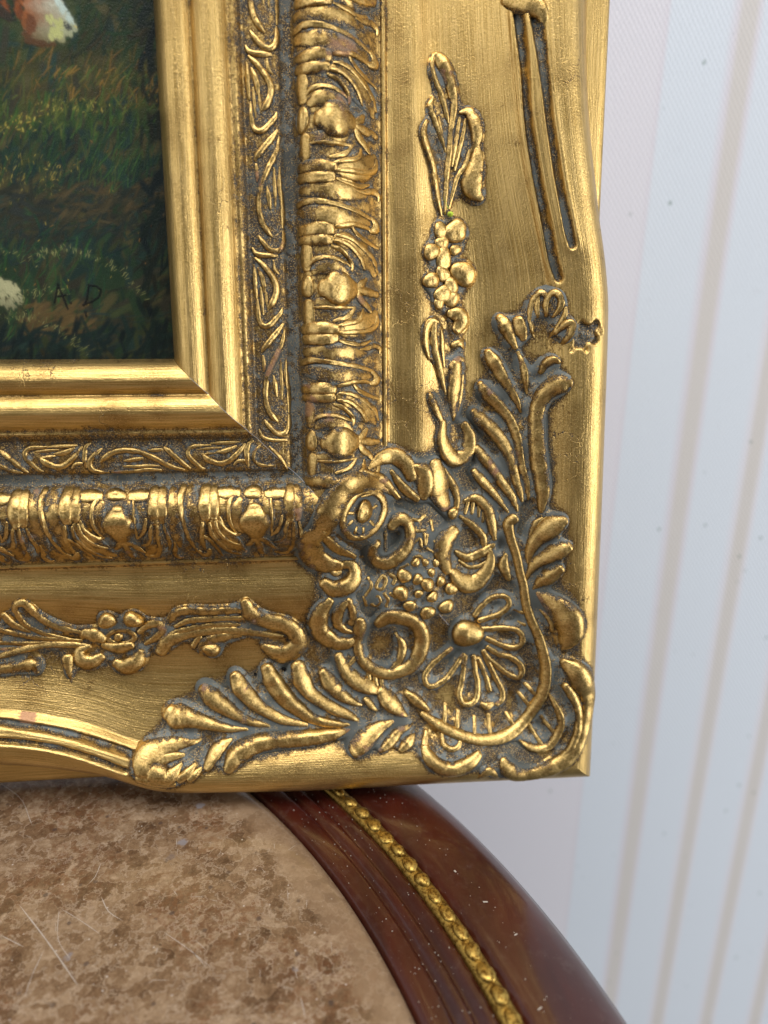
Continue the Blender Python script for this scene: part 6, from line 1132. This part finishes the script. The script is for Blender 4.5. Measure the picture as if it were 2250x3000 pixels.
c = m.ramp(m.math('ADD', m.math('MULTIPLY', n2, .84), m.math('MULTIPLY', cell.outputs[0], .16)), [(.34, lin(78,58,42)), (.45, lin(108,84,62)), (.54, lin(130,106,82)), (.66, lin(156,134,110))])
c = m.mix(m.math('MULTIPLY', m.sm(n1, .42, .62), m.math('MULTIPLY', m.sm(n4, .42, .58), .65)), c, m.mix(cell.outputs[1], lin(86,54,34), lin(116,80,54)))
c = m.mix(m.math('MULTIPLY', m.sm(n3, .57, .70), .6), c, lin(66,46,32)); c = m.mix(m.math('MULTIPLY', m.sm(n3, .44, .32), .4), c, lin(166,146,122))
ve = m.voro(w1.outputs[0], .21, 'DISTANCE_TO_EDGE').outputs['Distance']
c = m.mix(m.math('MULTIPLY', m.math('SUBTRACT', 1., m.sm(ve, .0, .06)), m.math('MULTIPLY', m.sm(m.noise(mm, .08, 2), .48, .62), .34)), c, lin(170,150,126))
rg = m.math('ABSOLUTE', m.math('SUBTRACT', m.noise(mm, .13, 5, .62), .5)); c = m.mix(m.math('MULTIPLY', m.math('SUBTRACT', 1., m.sm(rg, .004, .022)), .35), c, lin(178,160,140))
rg2 = m.math('ABSOLUTE', m.math('SUBTRACT', m.noise(mm, .32, 4, .65), .47)); c = m.mix(m.math('MULTIPLY', m.math('SUBTRACT', 1., m.sm(rg2, .003, .018)), .35), c, lin(70,52,40))
va = m.voro(mm, .085); vd = m.math('ADD', va.outputs['Distance'], m.math('MULTIPLY', m.math('SUBTRACT', n4, .5), .25)); vc = m.n('ShaderNodeSeparateColor'); m.l(va.outputs['Color'], vc.inputs[0])
c = m.mix(m.math('MULTIPLY', m.math('SUBTRACT', 1., m.sm(vd, .07, .16)), m.math('MULTIPLY', m.sm(vc.outputs[0], .35, .6), .85)), c, m.mix(vc.outputs[1], lin(92,84,84), lin(146,142,146)))
vb = m.voro(mm, .22); vdb = m.math('ADD', vb.outputs['Distance'], m.math('MULTIPLY', m.math('SUBTRACT', n3, .5), .22)); vbc = m.n('ShaderNodeSeparateColor'); m.l(vb.outputs['Color'], vbc.inputs[0])
c = m.mix(m.math('MULTIPLY', m.math('SUBTRACT', 1., m.sm(vdb, .10, .20)), m.math('MULTIPLY', m.sm(vbc.outputs[0], .5, .7), .7)), c, lin(70,58,54))
# paler polished border stone
sx = m.n('ShaderNodeVectorMath', operation='LENGTH'); m.l(m.vmul(mm, (1, 1, 0)), sx.inputs[0])
rad = m.math('ADD', sx.outputs['Value'], m.math('MULTIPLY', m.math('SUBTRACT', m.noise(mm, .12, 4), .5), 9.))
vf = m.voro(mm, .42); vfc = m.n('ShaderNodeSeparateColor'); m.l(vf.outputs['Color'], vfc.inputs[0])
c = m.mix(m.math('MULTIPLY', m.math('SUBTRACT', 1., m.sm(vf.outputs['Distance'], .06, .14)), m.math('MULTIPLY', m.sm(vfc.outputs[0], .72, .78), .8)), c, lin(186,176,166))
c = m.mix(m.math('MULTIPLY', m.sm(rad, 220, 224), .6), c, lin(136,112,88))
m.put(m.b.inputs['Base Color'], c); m.b.inputs['Roughness'].default_value = .20; m.b.inputs['Specular IOR Level'].default_value = .5
m.l(m.bump(m.math('ADD', n3, n2), .25, .0001), m.b.inputs['Normal']); MAT['marble'] = m.m
marble = lathe('marble_top', [(.01, 0), (60, 0), (150, 0), (215, 0), (221.6, 0), (226, -.25), (229.5, -.9), (231.6, -2), (232.3, -3.5), (232.0, -7)], table, MAT['marble'])
m = NT('mahogany'); oc = m.n('ShaderNodeTexCoord').outputs['Object']; mm = m.vmul(oc, (1000, 1000, 1000))
gr = m.noise(m.vmul(mm, (.10, .03, .1)), 1., 3, .5, .3); pores = m.noise(m.vmul(mm, (1.6, .22, 1.2)), 2., 2)
c = m.mix(m.sm(gr, .3, .7), lin(50,15,9), lin(64,21,12)); c = m.mix(m.math('MULTIPLY', m.sm(pores, .58, .72), .22), c, lin(40,13,8))
dn = m.noise(mm, 1.9, 2, .5); dn2 = m.noise(mm, .05, 3)
dust = m.math('MULTIPLY', m.sm(dn, .70, .77), m.sm(dn2, .38, .62)); film = m.math('MULTIPLY', m.sm(m.noise(mm, .35, 5, .7), .5, .85), .07)
c = m.mix(m.math('MAXIMUM', m.math('MULTIPLY', dust, .35), film), c, lin(176,160,150))
m.put(m.b.inputs['Base Color'], c); m.put(m.b.inputs['Roughness'], m.math('ADD', .30, m.math('MULTIPLY', dust, .4))); m.b.inputs['Coat Weight'].default_value = .5; m.b.inputs['Specular IOR Level'].default_value = .4; m.b.inputs['Coat Roughness'].default_value = .14
m.l(m.bump(m.math('ADD', m.math('MULTIPLY', pores, .3), dust), .3, .00012), m.b.inputs['Normal']); MAT['wood'] = m.m
wood = lathe('wood_rim', [(231.9, -8), (232.6, -2.2), (233.4, -1.3), (235, -.9), (238.6, -.9), (239.4, -1.2), (239.9, -2.6), (240.9, -2.9), (241.6, -1.8), (243.3, -.7), (244.1, -1.2), (244.6, -2.7), (245.7, -3.0), (246.4, -2.0), (248, -1.3), (249.4, -1.2), (249.6, -2.2), (254.8, -2.2), (255, -1.0), (257, -.2), (262, .2), (268, -.3), (273, -1.5), (277, -3.4), (279.6, -6), (280.6, -9), (280, -14), (276, -18), (266, -20), (258, -34), (250, -36)], table, MAT['wood'])
tag(marble, 'scratched brown speckled marble inset'); tag(wood, 'dark reddish mahogany rim with fine grooves')
m = NT('worn_brass'); mm = m.vmul(m.n('ShaderNodeTexCoord').outputs['Object'], (1000, 1000, 1000)); oi = m.n('ShaderNodeObjectInfo')
ad = m.n('ShaderNodeVectorMath', operation='ADD'); m.l(mm, ad.inputs[0]); m.l(m.vmul(oi.outputs['Location'], (900, 900, 900)), ad.inputs[1])
n1 = m.noise(ad.outputs[0], .9, 4, .65); n2 = m.noise(ad.outputs[0], 3.5, 2)
c = m.mix(m.sm(n1, .42, .62), (.52, .35, .09, 1), (.17, .09, .018, 1)); c = m.mix(m.sm(n1, .68, .76), c, (.03, .018, .008, 1))
m.put(m.b.inputs['Base Color'], c); m.b.inputs['Metallic'].default_value = 1; m.put(m.b.inputs['Roughness'], m.math('ADD', .30, m.math('MULTIPLY', n1, .35)))
m.l(m.bump(n2, .15, .0001), m.b.inputs['Normal']); MAT['brass'] = m.m
strip = lathe('brass_strip', [(249.8, -2.6), (249.9, -.7), (250.6, -.2), (252.2, .15), (253.8, -.2), (254.4, -.7), (254.6, -2.6)], table, MAT['brass'])
nb = 251
ph = np.linspace(.06, 1, 7)[:, None]; an = np.linspace(0, 2*math.pi, 14, endpoint=False)[None]
variants = []
for k in range(5):
    wob = 1+.06*np.sin(2*an+k)+.05*np.sin(3*an+2.1*k)
    V = np.stack([np.sin(ph*math.pi/2)*2.15*np.cos(an)*wob, np.sin(ph*math.pi/2)*2.85*np.sin(an)*wob, np.cos(ph*math.pi/2)**.8*1.35+0*an], -1).reshape(-1, 3)
    me = mesh('bead', V*S, [grid_faces(7, 14, flip=True, close=True), np.array([[0, i, i+1] for i in range(1, 13)])]); me.materials.append(MAT['brass']); variants.append(me)
for i in range(nb):
    a = 2*math.pi*i/nb
    o = bpy.data.objects.new('bead', variants[(i*3+i//7) % 5]); col.objects.link(o); o.parent = table
    o.location = (252.2*S*math.cos(a), 252.2*S*math.sin(a), .1*S); o.rotation_euler = (rs.uniform(-.06, .06), rs.uniform(-.06, .06), a+rs.uniform(-.05, .05))
    o.scale = (rs.uniform(.78, .98), rs.uniform(.9, 1.14), rs.uniform(.55, 1.15))
# dust and lint lying on the wood, scratches in the marble
VV_, FF_ = [], []
for i in range(1100):
    a = rs.uniform(-.75, 1.2); r = rs.choice([rs.uniform(233.5, 249), rs.uniform(256, 272)])
    z = np.interp(r, [233, 239, 241, 243.6, 245, 248, 249, 255, 261, 266, 270, 272], [-1.2, -.9, -2, -.6, -2, -1.3, -1.2, -1, .2, -.3, -1.5, -2.6])+.07
    big = rs.rand() < .02; L_ = rs.uniform(.35, .8) if big else rs.uniform(.05, .16); w_ = rs.uniform(.15, .3) if big else L_*.8; t = rs.rand()*3.14
    cx, cy = r*math.cos(a), r*math.sin(a); dx, dy = math.cos(t), math.sin(t); b = sum(len(x) for x in VV_)
    VV_.append(np.array([[cx+dx*L_*sx_-dy*w_*sy_, cy+dy*L_*sx_+dx*w_*sy_, z+zz] for zz in (0, .14) for sx_, sy_ in ((-1, -.6), (1, -.8), (.8, 1), (-1, .7))]))
    FF_.append(np.array([[4, 5, 6, 7], [0, 1, 5, 4], [1, 2, 6, 5], [2, 3, 7, 6], [3, 0, 4, 7]])+b)
dust = link('dust', mesh('dust', np.vstack(VV_)*S, np.vstack(FF_), False), table, simple('dust_grey', (.42, .37, .32), .9)); tag(dust, kind='stuff')
VV_, FF_ = [], []
def scratch(p, w):
    p = np.array(p, float); p = resample(np.c_[p, np.ones(len(p))], False, 2.)[:, :2]; t = np.gradient(p, axis=0); t /= np.hypot(t[:, 0], t[:, 1])[:, None]; n = np.stack([-t[:, 1], t[:, 0]], 1)
    ww = w*np.sqrt(np.clip(1-np.linspace(-1, 1, len(p))**4, 0, 1))*rs.uniform(.5, 1.2, len(p))
    b = sum(len(x) for x in VV_)
    VV_.append(np.c_[np.vstack([p+n*ww[:, None], p-n*ww[:, None]]), np.full(2*len(p), .02)])
    k = len(p); FF_.append(np.array([[i, i+k, i+1+k, i+1] for i in range(k-1)])+b)
SCR = [[0.22, (-44.0, -49.8), (-32.6, -62.3), (-21.0, -75.8)], [0.14, (-68.1, 1.0), (-58.4, -7.6), (-50.8, -19.9)], [0.16, (-22.7, -49.4), (-19.5, -54.5), (-14.9, -58.0)], [0.12, (-32.7, -52.5), (-30.1, -61.8), (-24.8, -68.6)], [0.12, (-32.5, -64.4), (-33.0, -71.8), (-32.7, -77.5)], [0.2, (-45.1, -59.3), (-41.3, -61.5), (-37.6, -63.6)], [0.16, (-25.9, -36.9), (-26.2, -42.3), (-27.7, -45.2)], [0.12, (31.1, -82.9), (32.5, -89.0)], [0.12, (-4.5, -66.4), (-4.6, -69.1)], [0.1, (-3.9, -48.6), (-2.1, -51.3)], [0.12, (-6.1, -29.1), (-5.5, -33.1)], [0.1, (23.0, -33.8), (23.3, -36.7)], [0.12, (27.4, -51.6), (27.7, -55.7)], [0.12, (32.8, -55.4), (32.5, -58.6)], [0.1, (2.9, -67.1), (8.6, -73.8)], [0.1, (-4.1, -62.1), (3.0, -67.8), (9.8, -73.9)], [0.1, (-32.0, -52.6), (-25.7, -57.0), (-19.5, -61.7)], [0.09, (29.8, -75.8), (30.5, -79.1)]]
for s in SCR: scratch([(x-TC[0]/S, y-TC[1]/S) for x, y in s[1:]], s[0]*.75)
for i in range(40):
    x, y = rs.uniform(-60, 45)-TC[0]/S, rs.uniform(-120, -20)-TC[1]/S; t = rs.rand()*3.14; L_ = rs.uniform(1, 5)
    scratch([(x, y), (x+L_*math.cos(t)*.5, y+L_*math.sin(t)*.5), (x+L_*math.cos(t), y+L_*math.sin(t))], .05)
scr = link('scratch_marks', mesh('scratch_marks', np.vstack(VV_)*S, np.vstack(FF_)), table, simple('scratched_stone', (.36, .31, .26), .8)); tag(scr, kind='stuff')
# ---------------------------------------------------------------- wall
m = NT('striped_wall'); oc = m.n('ShaderNodeTexCoord').outputs['Object']; mm = m.vmul(oc, (1000, 1000, 1000))
sp_ = m.n('ShaderNodeSeparateXYZ'); m.l(mm, sp_.inputs[0]); x = sp_.outputs['X']
per = 230.
fx = m.math('DIVIDE', m.math('PINGPONG', m.math('SUBTRACT', x, 116.7), per), per)
P_ = lambda mmx: (mmx-116.7)/per
lil, blu, bei, pnk = lin(209,206,212), lin(204,211,219), lin(197,191,185), lin(205,200,207)
stops = [(0, lil), (P_(184.2), lil), (P_(186.2), pnk), (P_(187.6), blu), (P_(212.5), blu), (P_(216), pnk), (P_(218.2), bei), (P_(223.8), bei), (P_(225.8), pnk), (P_(228), blu), (P_(248), blu), (P_(251.8), lil), (P_(253.7), bei), (P_(258.9), bei), (P_(261), lil), (P_(263), blu), (P_(283), blu), (P_(286.8), lil), (P_(288.7), bei), (P_(293.9), bei), (P_(296), lil), (P_(298), blu), (P_(318), blu), (P_(321.8), lil), (P_(323.7), bei), (P_(328.9), bei), (P_(331), lil), (P_(333), blu)]
c = m.ramp(fx, stops)
nz = m.noise(mm, .03, 3); c = m.mix(m.math('MULTIPLY', nz, .18), c, lin(206,208,214))
xz = m.math('ADD', x, m.math('MULTIPLY', m.noise(mm, .6, 1), .8))
wv = m.math('ADD', m.math('MULTIPLY', m.math('MULTIPLY', m.math('SINE', m.math('MULTIPLY', xz, 2.9)), m.math('SINE', m.math('MULTIPLY', sp_.outputs['Z'], 2.0))), .5), .5)
c = m.mix(m.math('MULTIPLY', wv, .42), c, m.mix(.5, c, lin(160,164,176)))
vs = m.voro(mm, .075); spots = m.math('MULTIPLY', m.math('SUBTRACT', 1., m.sm(vs.outputs['Distance'], .04, .10)), m.sm(m.noise(mm, .011, 2), .40, .52))
c = m.mix(m.math('MULTIPLY', m.sm(m.noise(mm, .10, 4, .7), .60, .74), .10), c, lin(168,166,170)); c = m.mix(m.math('MULTIPLY', spots, .5), c, lin(96,120,108))
m.put(m.b.inputs['Base Color'], c); m.b.inputs['Roughness'].default_value = .85; m.b.inputs['Specular IOR Level'].default_value = .15
m.l(m.bump(wv, .5, .0004), m.b.inputs['Normal'])
wm = mesh('wall', np.array([[-1.2, 0, -.9], [1.6, 0, -.9], [1.6, 0, 1.1], [-1.2, 0, 1.1], [-1.2, .02, -.9], [1.6, .02, -.9], [1.6, .02, 1.1], [-1.2, .02, 1.1]]), np.array([[0, 1, 2, 3], [5, 4, 7, 6], [3, 2, 6, 7], [1, 0, 4, 5], [0, 3, 7, 4], [2, 1, 5, 6]]), False)
wall = link('wall', wm, None, m.m); wall.location = (0, .122, 0); tag(wall, kind='structure')
